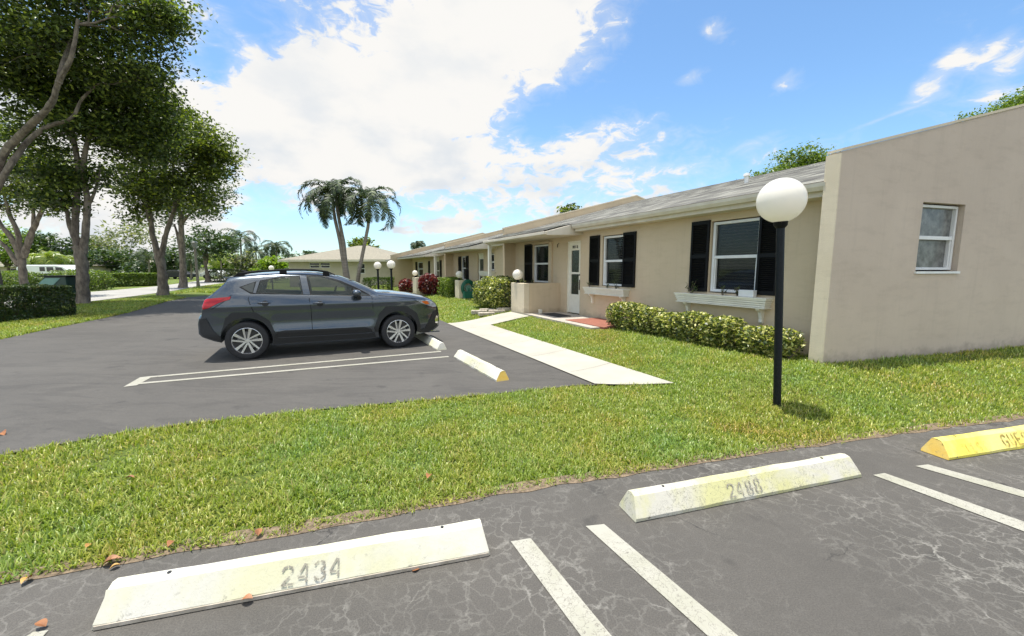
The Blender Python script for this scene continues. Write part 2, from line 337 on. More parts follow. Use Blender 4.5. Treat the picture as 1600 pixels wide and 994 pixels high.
M['alloy_black'] = simple('alloy_black', (.02, .02, .022), None, 6, .3)
M['chrome'] = simple('chrome', (.75, .75, .76), None, 6, .12, 1.0)
M['tail_red'] = simple('tail_red', (.42, .008, .014), (.30, .004, .01), 12, .12)
M['amber'] = simple('amber', (.75, .16, .02), None, 12, .12)
M['lampglass'] = simple('headlamp_lens', (.52, .55, .57), (.15, .16, .17), 9, .08)
M['van_window'] = simple('van_window', (.02, .022, .025), None, 3, .1)

# ------------------------------------------------------------------ mesh helpers
class MB:
    def __init__(s): s.v = []; s.f = []; s.mi = []
    def add(s, vs, fs, mi=0):
        o = len(s.v); s.v += [tuple(v) for v in vs]; s.f += [tuple(i + o for i in f) for f in fs]; s.mi += [mi] * len(fs)
    def box(s, x0, x1, y0, y1, z0, z1, mtx=None, mi=0):
        vs = [Vector((x, y, z)) for z in (z0, z1) for y in (y0, y1) for x in (x0, x1)]
        if mtx is not None: vs = [mtx @ v for v in vs]
        s.add(vs, [(0, 2, 3, 1), (4, 5, 7, 6), (0, 1, 5, 4), (2, 6, 7, 3), (0, 4, 6, 2), (1, 3, 7, 5)], mi)
    def tube(s, pts, radii, seg=8, cap=True, mi=0, wob=0):
        pts = [Vector(p) for p in pts]; n = len(pts)
        if not hasattr(radii, '__len__'): radii = [radii] * n
        o = len(s.v); up = Vector((0, 0, 1)); prev = None
        for i, p in enumerate(pts):
            t = (pts[min(i + 1, n - 1)] - pts[max(i - 1, 0)])
            if t.length < 1e-9: t = Vector((0, 0, 1))
            t.normalize()
            if prev is None:
                a = t.cross(up)
                if a.length < .1: a = t.cross(Vector((1, 0, 0)))
            else:
                a = prev - t * prev.dot(t)
            a.normalize(); prev = a; b = t.cross(a)
            for k in range(seg):
                an = 2 * math.pi * k / seg
                r = radii[i] * (1 + (wob * mnoise.noise(Vector((math.cos(an) * 1.3, math.sin(an) * 1.3, i * .5 + p.x))) if wob else 0))
                s.v.append(tuple(p + a * math.cos(an) * r + b * math.sin(an) * r))
        for i in range(n - 1):
            for k in range(seg):
                k2 = (k + 1) % seg
                s.f.append((o + i * seg + k, o + i * seg + k2, o + (i + 1) * seg + k2, o + (i + 1) * seg + k)); s.mi.append(mi)
        if cap:
            s.f.append(tuple(o + k for k in range(seg))[::-1]); s.f.append(tuple(o + (n - 1) * seg + k for k in range(seg))); s.mi += [mi, mi]
    def lathe(s, prof, seg=32, center=(0, 0, 0), axis='Z', mi=0, scale=1):
        o = len(s.v); c = Vector(center)
        for r, h in prof:
            for k in range(seg):
                a = 2 * math.pi * k / seg
                q = Vector((r * math.cos(a), r * math.sin(a), h)) if axis == 'Z' else Vector((r * math.cos(a), h, r * math.sin(a)))
                s.v.append(tuple(c + q * scale))
        for i in range(len(prof) - 1):
            for k in range(seg):
                k2 = (k + 1) % seg
                f = (o + i * seg + k, o + i * seg + k2, o + (i + 1) * seg + k2, o + (i + 1) * seg + k)
                s.f.append(f if axis == 'Z' else f[::-1]); s.mi.append(mi)
    def prism(s, poly, y0, y1, mi=0, mtx=None):
        n = len(poly); vs = [Vector((x, y0, z)) for x, z in poly] + [Vector((x, y1, z)) for x, z in poly]
        if mtx is not None: vs = [mtx @ v for v in vs]
        fs = [tuple(range(n)), tuple(range(2 * n - 1, n - 1, -1))] + [(i, i + n, (i + 1) % n + n, (i + 1) % n) for i in range(n)]
        s.add(vs, fs, mi)
    def build(s, name, mats, parent=None, smooth=False, bevel=0, loc=None):
        me = bpy.data.meshes.new(name); me.from_pydata(s.v, [], s.f)
        if not isinstance(mats, (list, tuple)): mats = [mats]
        for m in mats: me.materials.append(m)
        if len(mats) > 1: me.polygons.foreach_set('material_index', s.mi)
        bm = bmesh.new(); bm.from_mesh(me); bmesh.ops.recalc_face_normals(bm, faces=bm.faces); bm.to_mesh(me); bm.free()
        if smooth:
            me.polygons.foreach_set('use_smooth', [True] * len(me.polygons))
            me.set_sharp_from_angle(angle=R(40))
        me.update(); o = bpy.data.objects.new(name, me); C.objects.link(o)
        if parent: o.parent = parent
        if loc is not None: o.location = loc
        if bevel:
            b = o.modifiers.new('bevel', 'BEVEL'); b.width = bevel; b.segments = 2; b.limit_method = 'ANGLE'
        return o
def tag(o, label=None, cat=None, group=None, kind=None):
    if label: o['label'] = label
    if cat: o['category'] = cat
    if group: o['group'] = group
    if kind: o['kind'] = kind
    return o
def empty(name, loc=(0, 0, 0), rz=0, label=None, cat=None, group=None):
    o = bpy.data.objects.new(name, None); C.objects.link(o); o.location = loc; o.rotation_euler = (0, 0, rz); o.empty_display_size = .2
    return tag(o, label, cat, group)
def copy_tree(src, loc, rz=0, label=None, scale=None):
    c = src.copy(); C.objects.link(c); c.location = loc; c.rotation_euler = (0, 0, rz)
    if scale: c.scale = (scale,) * 3
    if label: c['label'] = label
    for ch in list(src.children):
        d = ch.copy(); C.objects.link(d); d.parent = c
        for g in list(ch.children):
            e = g.copy(); C.objects.link(e); e.parent = d
    return c
def np_mesh(name, V, F, mat, parent=None, smooth=False):
    V = np.asarray(V, dtype=np.float32); F = np.asarray(F, dtype=np.int32)
    me = bpy.data.meshes.new(name); k = F.shape[1]
    me.vertices.add(len(V)); me.vertices.foreach_set('co', V.ravel())
    me.loops.add(F.size); me.loops.foreach_set('vertex_index', F.ravel())
    me.polygons.add(len(F)); me.polygons.foreach_set('loop_start', np.arange(0, F.size, k, dtype=np.int32)); me.polygons.foreach_set('loop_total', np.full(len(F), k, dtype=np.int32))
    me.update(calc_edges=True); me.materials.append(mat)
    if smooth: me.polygons.foreach_set('use_smooth', [True] * len(F))
    o = bpy.data.objects.new(name, me); C.objects.link(o)
    if parent: o.parent = parent
    return o

# ------------------------------------------------------------------ ground frame of the villa row
RH = .28
def gnd(px, py, z=0.0):
    r = ray(px, py); t = (z - CAM_H) / r.z; return Vector((r.x * t, r.y * t, z))
def at(px, py, Y):
    r = ray(px, py); t = Y / r.y; return Vector((r.x * t, Y, CAM_H + r.z * t))
F0 = Vector((4.393, 5.926)); UD = Vector((-.4334, .9012)); ND = Vector((-.9012, -.4334)); GD = Vector((.9597, .2812))
ROW_RZ = math.atan2(UD.y, UD.x)
def uvw(u, v, z=0): p = F0 + UD * u + ND * v; return Vector((p.x, p.y, z))
def to_uv(p): d = Vector((p[0], p[1])) - F0; return d.dot(UD), d.dot(ND)
def u_at(px, v):
    p0 = F0 + ND * v; r = ray(px, 420); n = ND
    t = n.dot(p0) / (n.x * r.x + n.y * r.y); P = Vector((r.x * t, r.y * t)); return (P - p0).dot(UD)
def z_at(px, py, v):
    p0 = F0 + ND * v; r = ray(px, py); t = ND.dot(p0) / (ND.x * r.x + ND.y * r.y); return CAM_H + r.z * t

EDGE = np.array([(-9, -.4), (-6, .75), (-4.2, 1.42), (-2.69, 1.97), (-2.04, 2.2), (-1.4, 2.38), (0, 2.87), (1.1, 3.18), (2.32, 3.54), (3.9, 3.95), (5.7, 4.39), (9, 5.2), (16, 6.9), (30, 10.3)])
UPPER = np.array([(-9, -.3), (-7.4, .9), (-5.7, 2.4), (-4.53, 3.45), (-3.89, 3.98), (-3.1, 4.33), (-2.25, 4.64), (-.8, 5.07), (.0, 5.32), (.86, 5.62)])
def edge_y(x): return np.interp(x, EDGE[:, 0], EDGE[:, 1])
def sst(a, b, x): t = np.clip((x - a) / (b - a), 0, 1); return t * t * (3 - 2 * t)
def T(x, y):
    x = np.asarray(x, dtype=float); y = np.asarray(y, dtype=float)
    v = (x - F0.x) * ND.x + (y - F0.y) * ND.y
    w = v + .42
    d = (y - edge_y(x)) * .96
    return RH * (1 - sst(.8, 3.4, w)) * sst(.05, 1.7, d)
def Tz(x, y): return float(T(x, y))
def hit(px, py):
    z = 0
    for _ in range(12):
        p = gnd(px, py, z); z = .5 * z + .5 * Tz(p.x, p.y)
    return Vector((p.x, p.y, Tz(p.x, p.y)))

def build_ground():
    def axis(lo, hi, flo, fhi, step):
        fine = np.arange(flo, fhi + 1e-6, step)
        a = [flo]; s = step
        while a[-1] > lo: s *= 1.35; a.append(a[-1] - s)
        b = [fhi]; s = step
        while b[-1] < hi: s *= 1.35; b.append(b[-1] + s)
        return np.concatenate([np.array(a[1:][::-1]), fine, np.array(b[1:])])
    X = axis(-1500, 1500, -16, 20, .2); Y = axis(-300, 2500, -2, 44, .2)
    gx, gy = np.meshgrid(X, Y); gz = T(gx, gy) - .012
    nx, ny = len(X), len(Y); V = np.stack([gx.ravel(), gy.ravel(), gz.ravel()], 1)
    i = np.arange(nx * ny).reshape(ny, nx)
    F = np.stack([i[:-1, :-1].ravel(), i[:-1, 1:].ravel(), i[1:, 1:].ravel(), i[1:, :-1].ravel()], 1)
    tag(np_mesh('ground', V, F, M['ground'], smooth=True), kind='structure')
build_ground()

def sheet(name, poly, z, mat, drape=False, step=.25, kind='structure', irregular=0):
    pts = [Vector((p[0], p[1])) for p in poly]; out = []
    for i in range(len(pts)):
        a = pts[i]; b = pts[(i + 1) % len(pts)]; n = max(1, int((b - a).length / step)) if (drape or irregular) else 1
        n = min(n, 400)
        for k in range(n):
            p = a.lerp(b, k / n)
            if irregular:
                q = Vector((p.x * 3, p.y * 3, 0)); p = p + Vector((mnoise.noise(q), mnoise.noise(q + Vector((5, 9, 2))))) * irregular
            out.append(p)
    ext = []
    if drape:
        xs = [p.x for p in pts]; ys = [p.y for p in pts]
        x = min(xs)
        while x < max(xs):
            y = min(ys)
            while y < max(ys):
                ins = False; j = len(pts) - 1
                for i in range(len(pts)):
                    if (pts[i].y > y) != (pts[j].y > y) and x < (pts[j].x - pts[i].x) * (y - pts[i].y) / (pts[j].y - pts[i].y) + pts[i].x: ins = not ins
                    j = i
                if ins: ext.append(Vector((x, y)))
                y += step
            x += step
    n = len(out)
    vs, es, fs, *_ = delaunay_2d_cdt(out + ext, [], [list(range(n))], 1, 1e-5)
    mb = MB(); mb.add([(v.x, v.y, (Tz(v.x, v.y) if drape else 0) + z) for v in vs], fs)
    o = mb.build(name, mat)
    for p in o.data.polygons:
        if p.normal.z < 0: o.data.flip_normals(); break
    if kind: tag(o, kind=kind)
    return o

# right hand parking lot (near) and left hand lot (far)
rl = [tuple(p) for p in EDGE] + [(40, -40), (-40, -40), (-40, -11)]
sheet('parking_lot_near', rl, .0, M['asphalt_right'], irregular=.035, step=.12)
V_WALK_OUT, V_WALK_IN = 2.95, 1.66
def UVp(u, v): p = uvw(u, v); return (p.x, p.y)
end_a0 = to_uv(gnd(905, 605))
left_far = [gnd(*q)[:2] for q in [(290, 465), (262, 470), (200, 488), (165, 496), (130, 503), (60, 517), (0, 530)]]
ll = [tuple(p) for p in UPPER[1:]] + [UVp(end_a0[0] - .2, V_WALK_OUT - .4), UVp(8.3, V_WALK_OUT - .4), UVp(8.4, V_WALK_OUT), UVp(18, V_WALK_OUT + .1), UVp(26, V_WALK_OUT + .3), tuple(gnd(560, 459)[:2]), tuple(gnd(420, 458)[:2]), tuple(gnd(350, 460)[:2])] + [tuple(p) for p in left_far] + [(-22, 5), (-30, -8), (-16, -12)]
sheet('parking_lot_far', ll, .004, M['asphalt_left'], irregular=.02, step=.3)
rd = [gnd(*q)[:2] for q in [(-500, 560), (0, 489), (70, 478), (145, 470.5), (200, 464), (260, 456), (300, 449.5), (345, 443), (420, 436.5), (560, 431), (620, 430), (620, 427), (420, 431.5), (330, 436.5), (250, 447), (200, 451.5), (145, 456), (60, 462), (-500, 480)]]
sheet('road', [tuple(p) for p in rd], .006, M['road'])

# worn soil edge between the near lot and the lawn
so_ = MB(); pr = None
for x in np.arange(-5.5, 9, .05):
    y = float(edge_y(x)); a = mnoise.noise(Vector((x * 4, 0, 0))); b_ = mnoise.noise(Vector((x * 5, 7, 0)))
    q = ((x, y - .035 - .035 * a, .0035), (x, y + .10 + .03 * b_, .006 + Tz(x, y + .10)))
    if pr: so_.add([pr[0], q[0], q[1], pr[1]], [(0, 1, 2, 3)])
    pr = q
M['soil'] = simple('soil', (.26, .19, .12), (.09, .065, .04), 28, .95, bs=60, bstr=.8, bdist=.02)
tag(so_.build('soil_edge', M['soil']), kind='structure')
# concrete walk: long strip beside the lot and the entry walk to the porch
end_a = to_uv(gnd(905, 605)); end_b = to_uv(hit(1053, 600.5)); V_WALK_IN = end_b[1]
wk = [UVp(end_a[0], V_WALK_OUT + .06), UVp(end_b[0], V_WALK_IN), UVp(7.05, V_WALK_IN), UVp(7.05, .9), UVp(8.35, .9), UVp(8.35, V_WALK_OUT + .06)]
def slab(name, poly, z, th, mat):
    o = sheet(name, poly, z, mat, drape=True, step=.2)
    return o
slab('walkway', wk, .02, .1, M['concrete'])
# thin dark expansion joints scored in the walk
jb = MB()
for k, u in enumerate(np.arange(max(end_a[0], end_b[0]) + .7, 8.2, 1.3)):
    for i in range(8):
        va = V_WALK_IN + i * (V_WALK_OUT - V_WALK_IN) / 8; vb = V_WALK_IN + (i + 1) * (V_WALK_OUT - V_WALK_IN) / 8
        a, b, c, d = uvw(u, va), uvw(u + .005, va), uvw(u + .005, vb), uvw(u, vb)
        jb.add([(q.x, q.y, Tz(q.x, q.y) + .0235) for q in (a, b, c, d)], [(0, 1, 2, 3)])
tag(jb.build('walkway_joint', M['dark_in']), kind='structure')

# painted markings
def strip_line(a, b, w, z, mb, skew=0):
    a = Vector(a[:2]); b = Vector(b[:2]); d = (b - a).normalized(); n = Vector((-d.y, d.x)) * w / 2
    k = max(1, int((b - a).length / .5)); pts = []
    for i in range(k + 1):
        p = a.lerp(b, i / k); sk = d * skew * (1 if i == 0 else 0)
        pts += [(p.x + n.x - sk.x, p.y + n.y - sk.y, z), (p.x - n.x + sk.x, p.y - n.y + sk.y, z)]
    mb.add(pts, [(2 * i, 2 * i + 1, 2 * i + 3, 2 * i + 2) for i in range(k)])
def quad_line(name, quad, z=.005):
    mb = MB(); mb.add([(*gnd(*q)[:2], z) for q in quad], [(0, 1, 2, 3)]); return tag(mb.build(name, M['line']), kind='structure')
quad_line('painted_line', [(798, 847), (829, 842), (1059, 1120), (1000, 1120)])
quad_line('painted_line', [(915, 823), (944, 820), (1300, 1118), (1242, 1118)])
quad_line('painted_line', [(1364, 743), (1382, 740), (1800, 886), (1780, 899)])
quad_line('painted_line', [(1430, 729), (1450, 726.5), (1800, 823), (1790, 833)])
quad_line('painted_line', [(52, 989), (76, 986), (10, 1060), (-60, 1060)])
mb = MB()
g1a, g1b = gnd(228, 590.5), gnd(689, 549.8); g2a, g2b = gnd(212, 600.5), gnd(701, 557.8)
strip_line(g1a, g1b, .095, .009, mb); strip_line(g2a, g2b, .095, .009, mb)
mb.add([(*gnd(*q)[:2], .0092) for q in [(193, 605.5), (219, 590.5), (240, 588.2), (232, 593), (214, 603)]], [(0, 1, 2, 3, 4)])
tag(mb.build('painted_line', M['line']), kind='structure')

# ------------------------------------------------------------------ wheel stops with stencils
GLYPH = {  # strokes in a 4 x 6 box, broken like a stencil
 '2': [[(0.2, 4.6), (0.9, 5.7), (1.8, 6)], [(2.3, 6), (3.4, 5.5), (3.8, 4.5), (3.2, 3.2)], [(2.8, 2.7), (1.2, 1.2), (0.2, 0.1)], [(0.2, 0.1), (1.8, 0.1)], [(2.3, 0.1), (3.9, 0.1)]],
 '4': [[(2.4, 6), (0.1, 2.2)], [(0.1, 1.8), (2.2, 1.8)], [(2.9, 5.8), (2.9, 2.3)], [(2.9, 1.5), (2.9, 0)]],
 '3': [[(0.2, 5), (1, 5.9), (1.8, 6)], [(2.3, 6), (3.5, 5.4), (3.5, 4), (2.4, 3.3)], [(2.4, 2.9), (3.8, 2.1), (3.6, .7), (2.4, 0)], [(1.8, 0), (.8, .2), (.1, 1.2)]],
 '8': [[(1.8, 6), (.7, 5.6), (.5, 4.2), (1.5, 3.3)], [(2.3, 6), (3.4, 5.6), (3.5, 4.2), (2.5, 3.3)], [(1.5, 2.9), (.2, 2.0), (.4, .6), (1.8, 0)], [(2.5, 2.9), (3.8, 2.0), (3.6, .6), (2.3, 0)]],
 'G': [[(3.6, 4.8), (3, 5.8), (2.2, 6)], [(1.7, 6), (.6, 5.2), (.2, 3), (.6, .9), (1.7, 0)], [(2.2, 0), (3.3, .4), (3.7, 1.6), (3.7, 2.6), (2.4, 2.6)]],
 'U': [[(.3, 6), (.3, 1.5), (.9, .3), (1.7, 0)], [(2.3, 0), (3.1, .3), (3.7, 1.5), (3.7, 6)]],
 'E': [[(.4, 6), (.4, 0)], [(1, 6), (3.6, 6)], [(1, 3.1), (3, 3.1)], [(1, 0), (3.6, 0)]],
 'S': [[(3.6, 4.9), (2.9, 5.9), (2.2, 6)], [(1.7, 6), (.5, 5.4), (.5, 4), (1.6, 3.3)], [(2.2, 3), (3.6, 2.2), (3.6, .8), (2.3, 0)], [(1.8, 0), (.8, .3), (.3, 1.2)]],
 'T': [[(.2, 6), (1.7, 6)], [(2.4, 6), (3.8, 6)], [(2.05, 5.4), (2.05, 0)]]}
def wheel_stop(a, b, label, mat, text=None, tmat=None, tpos=.5, th=.10, back=False, endmat=None, dark_base=False, ghost=None):
    """a, b: ground points of the front bottom edge (camera side), left to right."""
    a = Vector(a[:2]); b = Vector(b[:2]); L_ = (b - a).length; d = (b - a).normalized()
    rz = math.atan2(d.y, d.x)
    root = empty('wheel_stop', (a.x, a.y, .004), rz, label, 'wheel stop', 'concrete wheel stops')
    prof = [(0, 0), (0, .022), (.075, .135), (.115, .145), (.15, .135), (.20, .02), (.20, 0)]
    mb = MB(); nx = 60; sl = .035
    ring = []
    for i in range(nx + 1):
        t = i / nx; x = t * L_
        for j, (y, z) in enumerate(prof):
            xx = x
            if i == 0: xx = z / .145 * sl
            if i == nx: xx = L_ - z / .145 * sl
            q = Vector((x * 5, j * 3.1, z * 3))
            jy = mnoise.noise(q) * .0035 + mnoise.noise(q * 4) * .002; jz = mnoise.noise(q + Vector((3, 7, 1))) * .004 if z > .01 else 0
            mb.v.append((xx, y + jy, z + jz))
    m = len(prof)
    for i in range(nx):
        for j in range(m - 1): mb.f.append((i * m + j, i * m + j + 1, (i + 1) * m + j + 1, (i + 1) * m + j)); mb.mi.append(0)
    mb.f += [tuple(range(m)), tuple(nx * m + k for k in range(m))[::-1]]; mb.mi += [1, 1]
    mb.build('concrete_block', [mat, endmat or mat], root, smooth=False, bevel=.006)
    if dark_base:
        ub = MB(); ub.box(.01, L_ - .01, -.006, .0, 0, .018); ub.build('mortar_edge', M['stone'], root)
    for xx in (L_ * .14, L_ * .86):
        pb = MB(); pb.lathe([(.001, .0), (.009, .0), (.010, -.001), (.010, -.01)], 12, (xx, .115, .1465))
        pb.build('rebar_pin', M['clad'], root)
    n = Vector((0, -.113, .075)).normalized(); up = Vector((0, .075, .113)).normalized()
    for txt, tm, x0, hgt in ([(text, tmat, tpos * L_, th)] if text else []) + ([ghost] if ghost else []):
        s = hgt / 6; adv = 5.6 * s
        for ci, ch in enumerate(txt):
            sb = MB()
            for st in GLYPH[ch]:
                pp = [Vector((x0 + (ci - len(txt) / 2) * adv + q[0] * s, 0, 0)) + Vector((0, 0, .022)) + up * (.018 + q[1] * s) + n * .0065 for q in st]
                for p, q in zip(pp[:-1], pp[1:]):
                    dd = (q - p).normalized(); w = n.cross(dd) * s * .33; e = dd * s * .1
                    sb.add([p - w - e, q - w + e, q + w + e, p + w - e], [(0, 1, 2, 3)])
            sb.build('stencil_character', tm, root)
    return root
wheel_stop(gnd(143, 986), gnd(766, 868), 'long white wheel stop with faded number 2434, nearest the camera', M['stop_white'], '2434', M['stencil'],   .50, .082, dark_base=True)
wheel_stop(gnd(993, 817.5), gnd(1346, 746), 'chipped white wheel stop stencilled 2488 beside the yellow one', M['stop_chipped'], '2488', M['stencil'], .45, .085)
y0 = gnd(1482, 720); y1 = gnd(1600, 701); yd = (y1 - y0).normalized(); ye = y0 + yd * 1.83
wheel_stop(y0, ye, 'bright yellow wheel stop at the right edge of the parking lot', M['stop_yellow'], 'GUEST', M['stencil_brown'], .53, .10, endmat=M['stop_orange'], ghost=('GUEST', M['stencil_ghost'], .36, .07))
wheel_stop(gnd(709, 559), gnd(776, 597), 'cream wheel stop with orange end marked GUEST beside the walkway', M['stop_white'], 'GUEST', M['stencil_faint'], .52, .085, endmat=M['stop_orange'])
wheel_stop(gnd(636, 519), gnd(683, 548), 'white wheel stop in front of the grey crossover car', M['stop_white'])

# ------------------------------------------------------------------ wall with openings, windows, shutters
def wall_mesh(mb, x0, x1, z0, z1, yb, yf, ops, mtx=None):
    """wall slab in local x,z; front at yf (+y), back at yb, rectangular openings (xa,xb,za,zb)"""
    xs = sorted({x0, x1, *[o[0] for o in ops], *[o[1] for o in ops]}); zs = sorted({z0, z1, *[o[2] for o in ops], *[o[3] for o in ops]})
    xs = [x for x in xs if x0 <= x <= x1]; zs = [z for z in zs if z0 <= z <= z1]
    def solid(i, j):
        if i < 0 or j < 0 or i >= len(xs) - 1 or j >= len(zs) - 1: return False
        cx = (xs[i] + xs[i + 1]) / 2; cz = (zs[j] + zs[j + 1]) / 2
        return not any(o[0] < cx < o[1] and o[2] < cz < o[3] for o in ops)
    P = lambda x, y, z: (mtx @ Vector((x, y, z))) if mtx is not None else Vector((x, y, z))
    for i in range(len(xs) - 1):
        for j in range(len(zs) - 1):
            if not solid(i, j): continue
            a, b, c, d = xs[i], xs[i + 1], zs[j], zs[j + 1]
            mb.add([P(a, yf, c), P(b, yf, c), P(b, yf, d), P(a, yf, d)], [(0, 3, 2, 1)])
            mb.add([P(a, yb, c), P(b, yb, c), P(b, yb, d), P(a, yb, d)], [(0, 1, 2, 3)])
            if not solid(i - 1, j): mb.add([P(a, yb, c), P(a, yf, c), P(a, yf, d), P(a, yb, d)], [(0, 3, 2, 1)])
            if not solid(i + 1, j): mb.add([P(b, yb, c), P(b, yf, c), P(b, yf, d), P(b, yb, d)], [(0, 1, 2, 3)])
            if not solid(i, j - 1): mb.add([P(a, yb, c), P(b, yb, c), P(b, yf, c), P(a, yf, c)], [(0, 3, 2, 1)])
            if not solid(i, j + 1): mb.add([P(a, yb, d), P(b, yb, d), P(b, yf, d), P(a, yf, d)], [(0, 1, 2, 3)])

def window(root, xa, xb, za, zb, y, mtx=None, blinds=True, frosted=False, fw=.05, sash=.045, split=.5):
    """double hung window; y = outer face of frame; +y is outward"""
    I = mtx if mtx is not None else Matrix.Identity(4)
    f = MB()
    f.box(xa, xa + fw, y - .09, y, za, zb, I); f.box(xb - fw, xb, y - .09, y, za, zb, I)
    f.box(xa + fw, xb - fw, y - .09, y, zb - fw, zb, I); f.box(xa + fw, xb - fw, y - .09, y, za, za + fw, I)
    zm = za + (zb - za) * split
    f.box(xa + fw, xb - fw, y - .05, y - .008, zm - .028, zm + .028, I)
    f.box(xa + fw, xa + fw + sash * .6, y - .07, y - .02, za + fw, zm - .03, I); f.box(xb - fw - sash * .6, xb - fw, y - .07, y - .02, za + fw, zm - .03, I)
    fo = f.build('window', M['white_metal'], root, bevel=.004)
    p = MB(); p.box(xa + fw, xb - fw, y - .055, y - .05, zm + .03, zb - fw, I); p.box(xa + fw, xb - fw, y - .075, y - .07, za + fw, zm - .03, I)
    p.build('pane', M['frost'] if frosted else M['glass'], fo)
    if not frosted:
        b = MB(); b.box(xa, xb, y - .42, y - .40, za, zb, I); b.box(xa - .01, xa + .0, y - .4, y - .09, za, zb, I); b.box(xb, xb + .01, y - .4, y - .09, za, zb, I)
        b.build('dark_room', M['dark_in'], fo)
    if blinds:
        b = MB(); z = zb - fw - .02
        while z > za + fw + .03:
            m2 = I @ Matrix.Translation((0, y - .14, z)) @ Matrix.Rotation(R(28), 4, 'X')
            b.box(xa + fw + .03, xb - fw - .03, -.024, .024, -.0012, .0012, m2); z -= .058
        b.box(xa + fw + .02, xb - fw - .02, y - .17, y - .11, zb - fw - .03, zb - fw, I)
        b.build('blind', M['blind'], fo)
    return fo
def shutter(root, xa, xb, za, zb, y):
    s = MB(); w = .045
    s.box(xa, xa + w, y, y + .035, za, zb); s.box(xb - w, xb, y, y + .035, za, zb)
    zm = (za + zb) / 2
    for z0, z1 in ((za, za + .07), (zm - .035, zm + .035), (zb - .07, zb)): s.box(xa + w, xb - w, y, y + .035, z0, z1)
    z = za + .07
    while z < zb - .07:
        if not (zm - .06 < z < zm + .035):
            m2 = Matrix.Translation((0, y + .017, z + .02)) @ Matrix.Rotation(R(-35), 4, 'X')
            s.box(xa + w, xb - w, -.018, .018, -.003, .003, m2)
        z += .034
    s.box(xa + w, xb - w, y, y + .004, za + .05, zb - .05)
    return s.build('shutter', M['black'], root)
def window_box(root, xa, xb, zt, y, brackets=True):
    b = MB(); h = .15; n = 4
    for k in range(n):
        z1 = zt - k * h / n; z0 = z1 - h / n + .006; ins = k * .012
        b.box(xa + ins, xb - ins, y, y + .20 - ins, z0, z1)
    b.box(xa + .02, xb - .02, y, y + .185, zt - h - .015, zt - h)
    b.box(xa - .012, xb + .012, y, y + .215, zt, zt + .018)
    o = b.build('window_box', M['white'], root)
    if brackets:
        for xx in (xa + .16, xb - .22):
            br = MB()
            prof = [(.0, 0), (.17, 0), (.16, -.03), (.10, -.07), (.075, -.13), (.06, -.19), (.065, -.24), (.035, -.27), (0, -.26)]
            mt = Matrix.Translation((xx, y, zt - h - .015)) @ Matrix.Rotation(R(90), 4, 'Z')
            br.prism([(p[0], p[1]) for p in prof], -.03, .03, mtx=mt)
            br.build('bracket', M['white'], o, bevel=.004)
    return o

VF = -.42    # facade plane
def roof_mesh(root, u0f, u1, v0, vr, z0, slope, z_extra=0.0, name='roof'):
    """stepped shingle courses climbing from v0 (eave) to vr (ridge) and down the other side; u0f gives the near edge"""
    r = MB(); step = .14; n = int((v0 - vr) / step)
    for k in range(n + 1):
        va = v0 - k * step; vb = max(vr, va - step - .0)
        za = z0 + (v0 - va) * slope + .006; zb = z0 + (v0 - vb) * slope + .002
        A = [(u0f(va), va, za), (u1, va, za), (u1, vb, zb), (u0f(vb), vb, zb)]
        r.add(A, [(0, 1, 2, 3)])
        r.add([(u0f(va), va, za - .014), (u1, va, za - .014), (u1, va, za), (u0f(va), va, za)], [(0, 1, 2, 3)])
    zr = z0 + (v0 - vr) * slope; vbk = 2 * vr - v0
    r.add([(u0f(vr), vr, zr), (u1, vr, zr), (u1, vbk, z0), (u0f(vbk), vbk, z0)], [(0, 1, 2, 3)])
    r.add([(u0f(v0), v0, z0 - .03), (u1, v0, z0 - .03), (u1, vr, zr - .1), (u0f(vr), vr, zr - .1)], [(3, 2, 1, 0)])
    return r.build(name, M['shingle'], root)
def gutter(root, ua, ub, v, z, name='gutter'):
    g = MB()
    prof = [(v - .11, z), (v - .11, z - .115), (v - .03, z - .115), (v + .005, z - .06), (v + .012, z - .008), (v - .002, z - .008), (v - .006, z - .03), (v - .098, z - .03), (v - .098, z)]
    mt = Matrix(((0, 1, 0, 0), (1, 0, 0, 0), (0, 0, 1, 0), (0, 0, 0, 1)))
    g.prism(prof, ua, ub, mtx=mt)
    o = g.build(name, M['trim'], root)
    f = MB(); f.box(ua, ub, v - .14, v - .112, z - .19, z + .0); f.box(ua, ub, VF + .002, v - .142, z - .19, z - .175)
    f.build('fascia', M['trim'], root)
    return o
